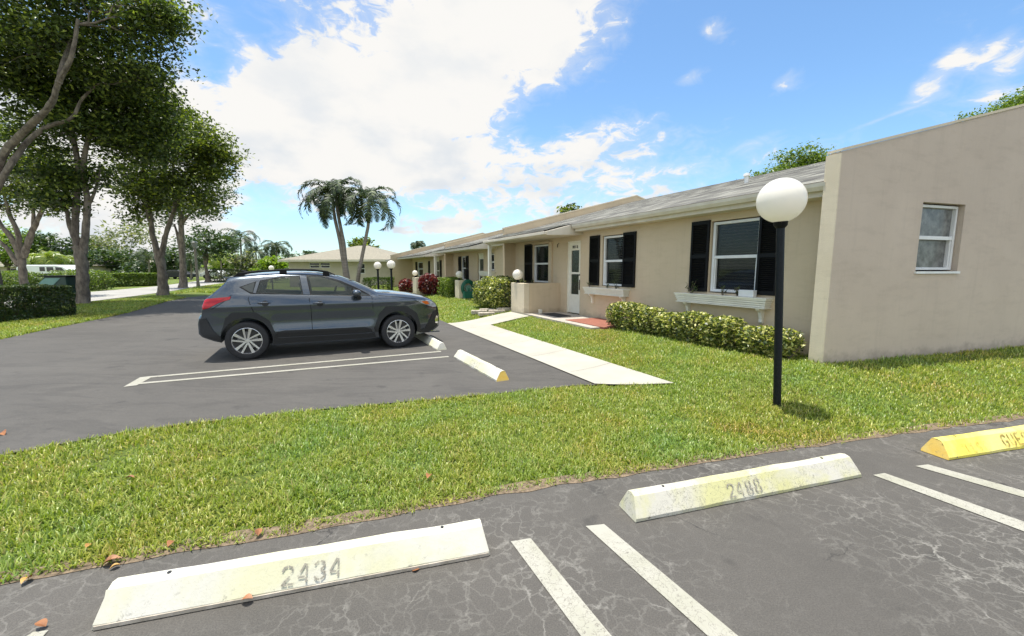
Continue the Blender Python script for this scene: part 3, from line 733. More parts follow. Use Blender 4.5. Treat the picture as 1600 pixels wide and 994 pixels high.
def door(root, xa, xb, z0, z1, y, number=None):
    d = MB(); w = .13
    f = MB(); f.box(xa - .06, xa, y - .02, y + .035, z0, z1 + .06); f.box(xb, xb + .06, y - .02, y + .035, z0, z1 + .06); f.box(xa, xb, y - .02, y + .035, z1, z1 + .06)
    f.build('door_frame', M['white'], root, bevel=.004)
    wall_mesh(d, xa, xb, z0 + .02, z1, y - .045, y, [(xa + w, xb - w, z0 + .58, z0 + 1.18), (xa + w, xb - w, z0 + 1.24, z1 - .22)])
    do = d.build('door', M['white'], root)
    g = MB(); g.box(xa + w, xb - w, y - .03, y - .022, z0 + .58, z0 + 1.18); g.box(xa + w, xb - w, y - .03, y - .022, z0 + 1.24, z1 - .22); g.build('door_glass', M['frost_door'], do)
    h = MB(); h.lathe([(0, .05), (.018, .045), (.022, .02), (.012, .0)], 14, (xa + .05, y, z0 + 1.16), 'Y'); h.box(xa + .035, xa + .07, y, y + .03, z0 + .72, z0 + 1.02)
    h.build('door_handle', M['black'], do)
    if number:
        cu = bpy.data.curves.new('t', 'FONT'); cu.body = number; cu.size = .12; cu.extrude = .003; cu.align_x = 'CENTER'
        to = bpy.data.objects.new('t', cu); C.objects.link(to); dg = bpy.context.evaluated_depsgraph_get()
        me = bpy.data.meshes.new_from_object(to.evaluated_get(dg)); bpy.data.objects.remove(to)
        me.materials.clear(); me.materials.append(M['black'])
        no = bpy.data.objects.new('door_number', me); C.objects.link(no); no.parent = do
        no.matrix_local = Matrix.Translation(((xa + xb) / 2, y + .006, z1 - .16)) @ Matrix.Rotation(math.pi, 4, 'Z') @ Matrix.Rotation(math.pi / 2, 4, 'X')
    return do

EZ = 2.86; SL = .272; VR = -6.2
def party_wall(root, u, th, v_front, zf, slope, vr=-6.3, base=-.05, name='party_wall'):
    """fin wall between villas, perpendicular to the facade, with a raised sloping cap"""
    zr = zf + (v_front - vr) * slope; vb = 2 * vr - v_front
    mt = Matrix(((0, 1, 0, 0), (1, 0, 0, 0), (0, 0, 1, 0), (0, 0, 0, 1)))
    p = MB(); p.prism([(v_front, base), (v_front, zf), (vr, zr), (vb, zf), (vb, base)], u, u + th, mtx=mt); o = p.build(name, M['stucco'], root)
    c = MB(); t = .05
    c.prism([(v_front + .015, zf + .001), (v_front + .015, zf + t), (vr, zr + t), (vb, zf + t), (vb, zf + .001), (vr, zr + .001)], u - .02, u + th + .02, mtx=mt)
    c.build('wall_cap', M['cap'], o); return o

def villa_root(label): return empty('villa', (F0.x, F0.y, 0), ROW_RZ, label, 'house', 'tan stucco villas in the row')
# ---- villa A (nearest)
A = villa_root('nearest tan stucco villa with large end wall, black shutters and white door')
UA1 = 10.86
opsA = [(1.15, 2.14, 1.18, 2.54), (4.62, 5.46, 1.18, 2.50), (6.46, 7.16, RH, 2.45), (8.2, 9.28, 1.16, 2.46)]
w = MB(); wall_mesh(w, .02, UA1, -.1, 2.9, VF - .2, VF, opsA); w.build('wall', M['stucco'], A)
window(A, 1.17, 2.12, 1.20, 2.52, VF - .03, split=.5); window(A, 4.64, 5.44, 1.20, 2.48, VF - .03); window(A, 8.22, 9.26, 1.18, 2.44, VF - .03, blinds=False)
for a in [(.80, 1.17, 1.19, 2.54), (2.16, 2.58, 1.19, 2.57), (4.18, 4.62, 1.19, 2.52), (5.56, 5.99, 1.19, 2.53), (9.34, 9.9, 1.14, 2.50)]: shutter(A, *a, VF + .003)
trm = MB(); trm.box(7.98, 8.18, VF, VF + .05, 1.12, 2.5); trm.box(8.18, 9.32, VF, VF + .05, 2.47, 2.53); trm.build('window_trim', M['stucco'], A)
window_box(A, .86, 2.78, 1.13, VF); window_box(A, 4.36, 6.02, 1.12, VF)
door(A, 6.48, 7.14, RH + .02, 2.40, VF - .06, '801 B')
hk = MB(); hk.tube([(7.62, VF, 2.42), (7.62, VF + .05, 2.40), (7.62, VF + .055, 2.30)], .012, 6); hk.build('hook', M['black'], A)
roof_mesh(A, lambda v: .02 + .16 * (v if v < 0 else 0) * 1.0, UA1 - .02, 0, VR, EZ, SL)
gutter(A, .0, 6.3, 0, EZ)
# porch canopy: roof runs on down over the porch
cn = MB(); vc = .76; zc = EZ - .76 * SL
mtc = Matrix(((0, 1, 0, 0), (1, 0, 0, 0), (0, 0, 1, 0), (0, 0, 0, 1)))
cn.prism([(vc, zc), (vc, zc - .10), (VF, EZ - .26), (VF, EZ - .16), (-.15, EZ - .13), (-.15, EZ + .03)], 6.35, UA1 - .05, mtx=mtc)
cno = cn.build('porch_canopy', M['trim'], A)
sh = MB(); k = 0
while k * .14 < .9:
    va = vc + .02 - k * .14; vb = va - .14; za = EZ + .045 - va * SL; zb = EZ + .035 - vb * SL
    sh.add([(6.5, va, za), (UA1 - .03, va, za), (UA1 - .03, vb, zb), (6.5, vb, zb)], [(0, 1, 2, 3)]); sh.add([(6.5, va, za - .014), (UA1 - .03, va, za - .014), (UA1 - .03, va, za), (6.5, va, za)], [(0, 1, 2, 3)]); k += 1
sh.build('canopy_shingles', M['shingle'], cno)
gb = MB(); gb.box(6.38, UA1 - .02, vc + .002, vc + .10, zc - .085, zc - .005); gb.build('canopy_gutter', M['trim'], cno, bevel=.01)
party_wall(A, UA1 - .12, .16, .02, 3.12, .262)
pst = MB(); pst.box(UA1 - .14, UA1 - .02, .56, .66, .1, 2.5); pst.build('porch_post', M['white'], A)
# end wall with sloping parapet (runs at its own angle)
gang = math.atan2(GD.y, GD.x) - ROW_RZ; gloc = Matrix.Rotation(gang, 4, 'Z'); gm = Matrix.Translation((-.165, -.02, 0)) @ gloc
LW = 13.4; zt0 = 3.215; pk = 6.55; gs = .2576; th = .17
fl = gm @ Matrix.Diagonal((1, -1, 1, 1))
gw = MB(); wall_mesh(gw, 0, LW, -.15, 3.2, -th, 0, [(1.72, 2.69, 1.60, 2.63)], fl)
gw.prism([(0, 3.2), (LW, 3.2), (LW, 3.22), (pk, zt0 + pk * gs), (0, zt0 + .01)], -th, 0, mtx=fl)
gwo = gw.build('end_wall', M['stucco_gable'], A)
gc = MB(); t = .045
gc.prism([(-.02, zt0 + .012), (-.02, zt0 + t), (pk, zt0 + pk * gs + t), (LW, 3.27), (LW, 3.223), (pk, zt0 + pk * gs + .002)], -th - .02, .015, mtx=fl)
gc.build('wall_cap', M['cap'], gwo)
window(A, 1.74, 2.67, 1.62, 2.61, -.07, fl, blinds=False, frosted=True, fw=.04)
sl_ = MB(); sl_.box(1.70, 2.71, -.06, .03, 1.565, 1.60, fl); sl_.build('window_sill', M['white_metal'], A)
pil = MB(); pil.box(-.165 - .0, .022, -.3, .0, -.15, 3.2); pil.build('end_pier', M['cap'], A)
bk = MB(); wall_mesh(bk, -1.8, UA1, -.1, 2.9, -12.2, -12.0, []); bk.build('back_wall', M['stucco'], A)
vt = MB(); vt.tube([(3.6, -3.4, 3.6), (3.6, -3.4, 3.95)], .045, 12); vt.lathe([(.001, .08), (.07, .06), (.08, .0), (.001, 0)], 12, (3.6, -3.4, 3.95)); vt.build('roof_vent', M['white_metal'], A)

# ---- villas B, C, D
def villa_mid(label, u0, u1, ops_shutters, wins, dr, canopy, pw_front, eave_z=EZ):
    r_ = villa_root(label)
    ops = [(a, b, c, d) for a, b, c, d in wins] + ([(dr[0], dr[1], RH, 2.35)] if dr else [])
    w = MB(); wall_mesh(w, u0 + .05, u1, -.1, 2.75, VF - .2, VF, ops); w.build('wall', M['stucco'], r_)
    for a, b, c, d in wins: window(r_, a + .02, b - .02, c + .02, d - .02, VF - .02, blinds=False)
    for s in ops_shutters: shutter(r_, *s, VF + .003)
    if dr: door(r_, dr[0], dr[1], RH + .02, 2.3, VF - .06)
    roof_mesh(r_, lambda v: u0 + .06, u1 - .02, 0, VR, eave_z, SL)
    gutter(r_, u0 + .05, canopy[0], 0, eave_z)
    cb = MB(); z1 = eave_z - .76 * SL
    cb.prism([(vc, z1), (vc, z1 - .10), (VF, eave_z - .26), (VF, eave_z - .16), (-.15, eave_z - .13), (-.15, eave_z + .03)], canopy[0], canopy[1], mtx=mtc)
    co = cb.build('porch_canopy', M['trim'], r_)
    s2 = MB(); k = 0
    while k * .14 < .9:
        va = vc + .02 - k * .14; vb = va - .14; za = eave_z + .045 - va * SL; zb = eave_z + .035 - vb * SL
        s2.add([(canopy[0], va, za), (canopy[1], va, za), (canopy[1], vb, zb), (canopy[0], vb, zb)], [(0, 1, 2, 3)]); s2.add([(canopy[0], va, za - .014), (canopy[1], va, za - .014), (canopy[1], va, za), (canopy[0], va, za)], [(0, 1, 2, 3)]); k += 1
    s2.build('canopy_shingles', M['shingle'], co)
    bk = MB(); wall_mesh(bk, u0, u1, -.1, 2.8, -12.2, -12.0, []); bk.build('back_wall', M['stucco'], r_)
    party_wall(r_, u1 - .12, .16, pw_front[0], pw_front[1], .262)
    return r_
Bv = villa_mid('second villa of the row with a small raised window box beside its door', UA1, 18.6,
    [(15.95, 16.3, 1.0, 2.28), (17.1, 17.5, 1.0, 2.28)], [(12.75, 13.3, 1.55, 2.3), (16.32, 17.08, 1.05, 2.28)], (13.98, 14.74), (12.5, 18.5), (.02, 2.95), EZ - .12)
window_box(Bv, 12.6, 14.1, 1.5, VF)
ps = MB(); ps.box(18.5, 18.62, .5, .62, .1, 2.35); ps.build('porch_post', M['white'], Bv)
Cv = villa_mid('third villa of the row, behind the red leaved shrubs', 18.6, 29.0,
    [(20.75, 21.1, 1.0, 2.15), (23.5, 23.9, 1.0, 2.15), (27.2, 27.7, 1.0, 2.15)], [(25.5, 27.1, 1.1, 2.15)], (21.3, 22.4), (20.2, 28.8), (1.2, 2.62), EZ - .22)
Dv = villa_mid('fourth villa of the row, beyond the tall blank tan wall', 29.0, 38.5,
    [(31.0, 31.5, .9, 2.1), (34.0, 34.5, .9, 2.1)], [(31.6, 32.8, .9, 2.1), (35.5, 36.5, .9, 2.1)], (33, 33.8), (30.2, 38.3), (.4, 2.5), EZ - .3)

# porch floor, mat, patio walls
sl = MB(); sl.box(4.15, 7.5, VF + .002, .86, 0, RH + .015)
po = sl.build('porch_floor', M['porch']); po.location = (F0.x, F0.y, 0); po.rotation_euler = (0, 0, ROW_RZ); tag(po, kind='structure')
rt = MB(); rt.box(4.0, 5.6, VF + .006, .62, RH - .02, RH + .03)
ro = rt.build('red_porch_floor', M['red_tile']); ro.location = (F0.x, F0.y, 0); ro.rotation_euler = (0, 0, ROW_RZ); tag(ro, kind='structure')
mm = MB(); mm.box(6.25, 7.15, .0, .46, RH + .017, RH + .034)
mo = mm.build('door_mat', M['mat'], bevel=.004); mo.location = (F0.x, F0.y, 0); mo.rotation_euler = (0, 0, ROW_RZ); tag(mo, 'black door mat lying on the porch before the white door', 'door mat')
def patio_wall(label, uA, uB, vout, ztop, zb=-.1, ret=.18):
    r_ = empty('patio_wall', (F0.x, F0.y, 0), ROW_RZ, label, 'wall', 'low stucco patio walls')
    m = MB(); m.box(uA, uA + ret, VF + .004, vout - ret, zb, ztop); m.build('side_wall', M['stucco'], r_)
    m = MB(); m.box(uA, uB, vout - ret, vout, zb, ztop); m.build('front_wall', M['cap'], r_, bevel=.01)
    return r_
patio_wall('low tan patio wall beside the nearest villa\'s white door', 7.52, 8.42, .86, 1.20)
patio_wall('low patio wall with the green hose reel on its front', 14.4, 15.0, .62, 1.12)
patio_wall('narrow far patio wall between the red leaved shrubs', 18.9, 19.8, 1.55, 1.16)

def add_globe(root, z, r, stem=True):
    g = MB(); n = 24
    prof = [(r * math.sin(math.pi * i / n) if 0 < i < n else .0005, z + r * math.cos(math.pi * i / n)) for i in range(n + 1)]
    prof = [p for p in prof if p[1] > z - r * .985]
    g.lathe(prof[::-1], 40); g.build('globe', M['globe'], root, smooth=True)
def lamp_post(loc, zc, r, pr, label):
    t = empty('lamp_post', loc, rnd.uniform(0, 6), label, 'lamp post', 'globe lamps')
    m = MB(); h = zc - r
    m.lathe([(pr * 1.0, -.1), (pr, h - .03)], 24); m.build('pole', M['pole'], t, smooth=True)
    m = MB(); m.lathe([(pr * 1.02, h - .06), (pr * 1.6, h - .03), (pr * 1.75, h + .012), (pr * 1.2, h + .03), (0.001, h + .03)], 24); m.build('collar', M['black'], t, smooth=True)
    add_globe(t, zc, r); return t
def wall_globe(u, v, z, r, label):
    p = uvw(u, v, z); t = empty('wall_lamp', p, 0, label, 'lamp', 'globe lamps')
    m = MB(); m.lathe([(0.001, 0), (.07, 0), (.07, .02), (.035, .035), (.035, .09), (.06, .11), (.001, .11)], 18); m.build('base', M['black'], t, smooth=True)
    add_globe(t, .09 + r, r); return t
pl = hit(1214, 633)
# globe centre measured at (1220,313)
Yp = pl.y; gz = at(1220, 313, Yp).z - pl.z
rr = .5 * 69 / FPX * (Yp * math.cos(PITCH) - (pl.z + gz - CAM_H) * math.sin(PITCH)) * .985
lp = lamp_post(pl, gz, rr, .041, 'tall black lamp post with big white globe in the near lawn')
lp.rotation_euler = (0, -math.atan((at(1240, 313, Yp).x - at(1221, 313, Yp).x) / gz), 0)
wall_globe(8.12, .77, 1.20, .165, 'white globe lamp on the patio wall nearest the camera')
wall_globe(14.62, .52, 1.12, .165, 'white globe lamp on the patio wall with the hose reel')
wall_globe(19.55, 1.46, 1.16, .15, 'white globe lamp between the red leaved shrubs')
for px, lab in ((590, 'left of the two far black globe lamp posts'), (611, 'right of the two far black globe lamp posts')):
    Yq = 22.5 if px == 590 else 20.5
    q = at(px, 415 if px == 590 else 413.5, Yq); lamp_post(Vector((q.x, q.y, Tz(q.x, q.y))), q.z - Tz(q.x, q.y), .205 if px == 611 else .20, .05, lab)

# hose reel
hp = uvw(14.36, .22, 0)
hr = empty('hose_reel', (hp.x, hp.y, Tz(hp.x, hp.y)), ROW_RZ - math.pi / 2, 'green garden hose coiled on a reel against the patio wall', 'hose reel')
m = MB()
for k in range(7):
    r_ = .33 - k * .022
    m.tube([(math.cos(a) * r_, -.06 - (k % 3) * .03, .48 + math.sin(a) * r_ * 1.15) for a in np.linspace(0, 2 * math.pi, 33)], .018, 6, cap=False)
m.build('hose', M['hose'], hr, smooth=True)
m = MB(); m.box(-.26, .26, -.22, -.02, 0, .34); m.box(-.05, .05, -.16, -.04, .34, .5); m.build('reel_stand', M['hose'], hr, bevel=.03)
m = MB(); m.lathe([(0.001, -.14), (.14, -.14), (.14, -.03), (.001, -.03)], 20, (0, 0, .48), 'Y'); m.build('drum', M['green_lid'], hr)

# edging stones beside the big hedge near the patio wall
for k, (u, v, lab) in enumerate([(8.75, 1.22, 'pale edging stone nearest the patio wall pier'), (8.8, .92, 'pale edging stone touching the patio wall front'), (9.35, 1.30, 'pale edging stone under the variegated hedge'), (9.3, 1.62, 'pale edging stone at the corner of the far lawn'), (8.7, 1.6, 'pale edging stone where the walk meets the far lawn')]):
    m = MB(); m.box(-.26, .26, -.1, .1, -.04, .07 + .015 * (k % 2)); p = uvw(u, v)
    o = m.build('edging_stone', M['stone'], bevel=.02); o.location = (p.x, p.y, Tz(p.x, p.y) + .03); o.rotation_euler = (0, 0, ROW_RZ + 1.5 + rnd.uniform(-.25, .25)); tag(o, lab, 'stone', 'edging stones')
m = MB(); m.box(-.055, .055, -.04, .04, 0, .11); o = m.build('white_block', M['white'], bevel=.008); p = uvw(7.42, .35); o.location = (p.x, p.y, RH + .016); o.rotation_euler = (0, 0, ROW_RZ); tag(o, 'small white block standing on the porch against the patio wall', 'block')

# ------------------------------------------------------------------ foliage
def leaf_arrays(P, size, up=.35, aspect=.5, jitter=.35):
    n = len(P); nor = rng.normal(size=(n, 3)); nor[:, 2] = np.abs(nor[:, 2]) * (1 + up) + up; nor /= np.linalg.norm(nor, axis=1)[:, None]
    a = rng.normal(size=(n, 3)); a -= nor * (a * nor).sum(1)[:, None]; a /= np.linalg.norm(a, axis=1)[:, None]; b = np.cross(nor, a)
    s = (size * (1 + rng.uniform(-jitter, jitter, n)))[:, None]
    V = np.stack([P - a * s * .5, P + b * s * aspect * .5 + nor * s * .06, P + a * s * .5, P - b * s * aspect * .5 + nor * s * .06], 1).reshape(-1, 3)
    F = np.arange(4 * n).reshape(n, 4); return V, F
def ell_points(c, r, n, shell=.5):
    d = rng.normal(size=(n, 3)); d /= np.linalg.norm(d, axis=1)[:, None]
    rad = rng.uniform(0, 1, n) ** (shell / 1.6)
    return np.array(c) + d * rad[:, None] * np.array(r)
def clumps(centers, r, per):
    k = len(centers); P = np.repeat(centers, per, axis=0); return P + np.clip(rng.normal(size=(k * per, 3)), -1.7, 1.7) * np.array([r, r, r * .55])
def curve_pts(a, b, sag=0, n=6, wob=.1):
    a = Vector(a); b = Vector(b); L_ = (b - a).length; out = []
    ph = Vector((rnd.uniform(0, 50), rnd.uniform(0, 50), 0))
    for i in range(n + 1):
        t = i / n; p = a.lerp(b, t); w = math.sin(math.pi * t) * L_ * wob
        p = p + Vector((mnoise.noise(ph + Vector((t * 2, 0, 0))), mnoise.noise(ph + Vector((0, t * 2, 3))), mnoise.noise(ph + Vector((t * 2, 5, 0))))) * w * 2; p.z += math.sin(math.pi * t) * sag; out.append(p)
    return out
def tree(label, trunk_paths, blobs, leafmat_, leaf, per=26, clump_r=.42, bark='bark', cat='tree', group=None, name='tree', shell=.5, twigs=True, dens=.82):
    """trunk_paths: list of (points, r0, r1); blobs: (centre, radii, number of clumps)"""
    base = trunk_paths[0][0][0]
    root = empty(name, base, 0, label, cat, group); ob = Vector(base)
    tr = MB(); tips = []
    for pts, r0, r1 in trunk_paths:
        pts = [Vector(p) - ob for p in pts]
        fine = []
        for i in range(len(pts) - 1):
            p0 = pts[max(i - 1, 0)]; p1 = pts[i]; p2 = pts[i + 1]; p3 = pts[min(i + 2, len(pts) - 1)]
            for k in range(5):
                t = k / 5; fine.append(.5 * ((2 * p1) + (p2 - p0) * t + (2 * p0 - 5 * p1 + 4 * p2 - p3) * t * t + (3 * p1 - p0 - 3 * p2 + p3) * t ** 3))
        fine.append(pts[-1]); n = len(fine)
        rad = [r0 + (r1 - r0) * i / (n - 1) for i in range(n)]
        if pts is not None and (pts[0]).length < .8 and r0 > .1: rad = [r * (1 + .4 * math.exp(-i * .9)) for i, r in enumerate(rad)]
        tr.tube(fine, rad, 12 if r0 > .1 else 7, wob=.35); tips += [(fine[k], rad[k]) for k in range(n // 2, n, 2)]
    allc = []
    for c, r, k in blobs:
        c = Vector(c) - ob; kk = max(6, int(k * dens)); sub = ell_points(c, r, max(4, kk // 7), .75); cs = sub[rng.integers(0, len(sub), kk)] + np.clip(rng.normal(size=(kk, 3)), -1.6, 1.6) * np.array([1, 1, .45]) * min(clump_r * 1.55, .42 * r[0]); allc.append(cs)
        if twigs:
            s, sr = min(tips, key=lambda q: (q[0] - c).length)
            main = curve_pts(s, c, 0, 6, .12); mr = max(.03, min(sr * .6, .02 * (c - s).length + .03))
            tr.tube(main, [mr * (1 - .6 * i / 6) for i in range(7)], 7)
            for q in cs[::max(1, k // 12)]:
                st = main[rnd.randint(2, 6)]; tr.tube(curve_pts(st, Vector(q), .05, 4, .15), [mr * .4, mr * .3, mr * .24, mr * .18, mr * .1], 5)
    tr.build('trunk', M[bark], root, smooth=True)
    cc = np.concatenate(allc); P = clumps(cc, clump_r, per); V, F = leaf_arrays(P, leaf)
    np_mesh('crown', V, F, M[leafmat_], root); return root
def B_(px, py, Y, rpx, ry=None, k=40, flat=.85, dy=1.0):
    c = at(px, py, Y); s = Y / FPX; return (tuple(c), (rpx * s, rpx * s * dy, (ry or rpx * flat) * s), k)

# nearest tree, trunk just at the left edge of the view
Y1 = 16.5
b1 = gnd(-14, 461); b1 = Vector((at(-14, 440, Y1).x, Y1, -.05))
tree('nearest big tree at the left edge, pale limbs leaning into the view',
    [([b1, at(-14, 400, Y1), at(-16, 330, Y1), at(-8, 270, Y1)], .24, .19),
     ([at(-8, 275, Y1), at(10, 235, Y1), at(45, 198, Y1 - .3), at(78, 165, Y1 - .6), at(92, 128, Y1 - .8), at(112, 88, Y1 - 1), at(122, 30, Y1 - 1)], .14, .05),
     ([at(-8, 300, Y1), at(14, 262, Y1), at(40, 225, Y1 + .3), at(70, 200, Y1 + .5), at(112, 184, Y1 + .7), at(128, 155, Y1 + .9), at(160, 125, Y1 + 1)], .115, .035),
     ([at(92, 130, Y1 - .8), at(98, 100, Y1 - .7), at(112, 60, Y1)], .10, .05),
     ([at(-14, 290, Y1), at(-60, 200, Y1 + 1), at(-90, 100, Y1)], .2, .08)],
    [B_(60, -40, Y1, 110, 70, 240), B_(180, 10, Y1 + .5, 70, 60, 150), B_(225, 45, Y1 + .8, 36, 44, 70), B_(20, 60, Y1, 80, 60, 170), B_(120, 70, Y1 + .8, 70, 55, 150), B_(190, 105, Y1 + 1.3, 52, 40, 110), B_(230, 118, Y1 + 1, 26, 20, 34), B_(-60, 60, Y1, 90, 100, 150), B_(40, 120, Y1 + 1.8, 60, 36, 100), B_(245, 8, Y1 + .4, 22, 26, 30)],
    'leaf_tree', .165, 40, .36, group='shade trees in the verge')
# twin trunk tree
Y2 = 19.3; b2 = gnd(131, 476); b2.z = -.05; Y2 = b2.y
tree('twin trunked shade tree directly right of the near dark hedge',
    [([b2, at(129, 440, Y2), at(127, 405, Y2), at(122, 385, Y2)], .23, .20), ([at(124, 395, Y2), at(117, 360, Y2), at(120, 310, Y2), at(122, 260, Y2), at(112, 190, Y2), at(118, 110, Y2)], .155, .06),
     ([at(129, 395, Y2), at(135, 350, Y2), at(136, 310, Y2), at(130, 262, Y2), at(142, 200, Y2), at(165, 130, Y2 + .5)], .15, .06),
     ([at(117, 372, Y2), at(108, 350, Y2), at(103, 325, Y2), at(92, 300, Y2)], .11, .04), ([at(136, 325, Y2), at(146, 305, Y2), at(152, 285, Y2), at(158, 262, Y2)], .08, .03)],
    [B_(110, 205, Y2, 60, 55, 150), B_(160, 165, Y2 + .6, 70, 50, 170), B_(205, 190, Y2 + 1.2, 55, 45, 120), B_(235, 175, Y2 + 1, 34, 34, 60), B_(95, 275, Y2 - .2, 34, 30, 70), B_(85, 310, Y2 - .2, 20, 16, 26), B_(150, 285, Y2, 20, 26, 26), B_(60, 160, Y2, 55, 60, 110), B_(130, 110, Y2, 80, 60, 150), B_(100, 318, Y2, 16, 14, 16), B_(250, 150, Y2 + 1.2, 26, 24, 34), B_(180, 225, Y2 + 1, 34, 26, 50)],
    'leaf_tree', .18, 40, .40, group='shade trees in the verge')
# tree behind the dark hedge
Y3 = 24.5; b3 = Vector((at(38, 440, Y3).x, Y3, -.05))
tree('many limbed tree behind the near hedge beside the green cabinet',
    [([b3, at(36, 430, Y3), at(33, 402, Y3)], .20, .17), ([at(33, 405, Y3), at(20, 375, Y3), at(0, 350, Y3), at(-15, 320, Y3)], .17, .07), ([at(30, 400, Y3), at(28, 365, Y3), at(15, 335, Y3), at(5, 300, Y3)], .16, .06),
     ([at(36, 402, Y3), at(47, 370, Y3), at(58, 345, Y3), at(68, 322, Y3), at(72, 290, Y3)], .17, .06), ([at(40, 395, Y3), at(52, 360, Y3), at(52, 330, Y3), at(55, 300, Y3)], .13, .05), ([at(30, 415, Y3), at(8, 385, Y3), at(-8, 372, Y3)], .14, .06)],
    [B_(20, 295, Y3, 36, 26, 60), B_(60, 275, Y3, 40, 34, 80), B_(30, 240, Y3, 50, 36, 90), B_(95, 300, Y3, 22, 22, 30), B_(0, 320, Y3, 20, 16, 20), B_(75, 312, Y3, 22, 16, 22), B_(-30, 280, Y3, 30, 50, 50)],
    'leaf_tree2', .19, 36, .40, group='shade trees in the verge')
# V forked tree
b4 = gnd(256, 463); b4.z = -.05; Y4 = b4.y
tree('V forked shade tree on the verge, rear of the crossover behind it',
    [([b4, at(254, 435, Y4), at(250, 405, Y4), at(246, 392, Y4)], .27, .20), ([at(247, 396, Y4), at(238, 365, Y4), at(234, 335, Y4), at(222, 310, Y4), at(200, 292, Y4), at(172, 277, Y4)], .155, .06),
     ([at(252, 400, Y4), at(258, 372, Y4), at(266, 345, Y4), at(274, 320, Y4), at(272, 285, Y4), at(270, 240, Y4)], .15, .06), ([at(236, 345, Y4), at(228, 310, Y4), at(222, 280, Y4), at(230, 240, Y4)], .17, .06), ([at(274, 320, Y4), at(284, 300, Y4), at(300, 275, Y4), at(312, 240, Y4)], .14, .05)],
    [B_(290, 225, Y4, 52, 40, 130), B_(325, 240, Y4, 32, 38, 80), B_(255, 205, Y4, 52, 36, 120), B_(225, 245, Y4, 36, 26, 60), B_(335, 275, Y4, 22, 26, 36), B_(212, 300, Y4, 24, 18, 26), B_(300, 290, Y4, 40, 28, 70), B_(240, 285, Y4, 32, 24, 44), B_(325, 318, Y4, 26, 18, 40), B_(345, 255, Y4, 18, 30, 34), B_(222, 322, Y4, 24, 18, 34), B_(200, 280, Y4, 20, 16, 26), B_(285, 185, Y4 + .5, 34, 18, 44), B_(215, 195, Y4 + 1, 34, 30, 60), B_(260, 315, Y4 + .5, 30, 24, 40)],
    'leaf_tree2', .21, 38, .43, group='shade trees in the verge')
b5 = gnd(287, 450); Y5 = b5.y; b5.z = -.05
tree('straight trunked shade tree just right of the V forked one',
    [([b5, at(286, 425, Y5), at(284, 380, Y5), at(283, 340, Y5), at(284, 300, Y5)], .29, .15), ([at(284, 350, Y5), at(296, 335, Y5), at(310, 325, Y5)], .13, .05), ([at(284, 400, Y5), at(278, 370, Y5), at(272, 350, Y5)], .16, .06)],
    [B_(285, 310, Y5, 32, 24, 60), B_(315, 318, Y5, 26, 18, 40), B_(260, 330, Y5, 20, 18, 26), B_(335, 300, Y5, 18, 18, 24), B_(285, 280, Y5, 40, 20, 60)],
    'leaf_dark', .24, 30, .55, group='shade trees in the verge')

# hedges, shrubs
def shrub(label, boxes, mat, leaf, n, cat='hedge', name='hedge', group=None, round_=.0, stems=True, up=.3):
    """boxes: list of (centre, half sizes, rotation z) filled with leaves, mostly near the surface"""
    c0 = Vector(boxes[0][0]); root = empty(name, (c0.x, c0.y, Tz(c0.x, c0.y)), 0, label, cat, group); o = root.location
    Ps = []; vol = [b[1][0] * b[1][1] + b[1][0] * b[1][2] + b[1][1] * b[1][2] for b in boxes]; tot = sum(vol)
    st = MB()
    for (c, h, rz), vv in zip(boxes, vol):
        k = int(n * vv / tot); q = rng.uniform(-1, 1, (k, 3))
        if round_:
            d = rng.normal(size=(k, 3)); d /= np.linalg.norm(d, axis=1)[:, None]; e = d / np.max(np.abs(d), axis=1)[:, None]; q = d * round_ + e * (1 - round_); q *= (rng.uniform(0, 1, k) ** .22)[:, None]
        else:
            ax = rng.choice(3, k, p=np.array([h[1] * h[2], h[0] * h[2], h[0] * h[1]]) / (h[1] * h[2] + h[0] * h[2] + h[0] * h[1])); sg = rng.choice([-1, 1], k)
            q[np.arange(k), ax] = sg * (1 - np.abs(rng.normal(0, .10, k)))
        lump = np.array([mnoise.noise(Vector((a * h[0] * 2.2 + c[0], b * h[1] * 2.2 + c[1], g * h[2] * 2.2))) for a, b, g in q])
        q *= (1 + .14 * lump)[:, None]; q *= np.array(h); ca, sa = math.cos(rz), math.sin(rz)
        P = np.stack([q[:, 0] * ca - q[:, 1] * sa, q[:, 0] * sa + q[:, 1] * ca, q[:, 2]], 1) + np.array(c) - np.array(o); P = P[P[:, 2] > .01]; Ps.append(P)
        ns = max(4, int(h[0] * 6))
        for i in range(ns):
            x = (i + .5) / ns * 2 - 1; X = Vector((c[0] + x * h[0] * .85 * ca, c[1] + x * h[0] * .85 * sa, o.z)) - Vector(o)
            for kk in range(3): st.tube([X, X + Vector((rnd.uniform(-.1, .1), rnd.uniform(-.1, .1), h[2] * .8)), X + Vector((rnd.uniform(-.25, .25) * h[1] * 2, rnd.uniform(-.25, .25) * h[1] * 2, h[2] * 1.6))], [.018, .012, .005], 4)
    if stems: st.build('stems', M['bark_dark'], root)
    P = np.concatenate(Ps); V, F = leaf_arrays(P, leaf, up); np_mesh('foliage', V, F, M[mat], root); return root
# near dark hedge: front face from the left frame edge to x=122
h0 = gnd(-60, 512); h1 = gnd(123, 494); hd = (h1 - h0).normalized(); hn = Vector((-hd.y, hd.x, 0)); hl = (h1 - h0).length
hc = (h0 + h1) / 2 + hn * 1.0
shrub('near dark clipped hedge at the left edge of the far parking lot', [((hc.x, hc.y, .55), (hl / 2, 1.0, .53), math.atan2(hd.y, hd.x))], 'leaf_hedge', .075, 42000, group='clipped hedges')
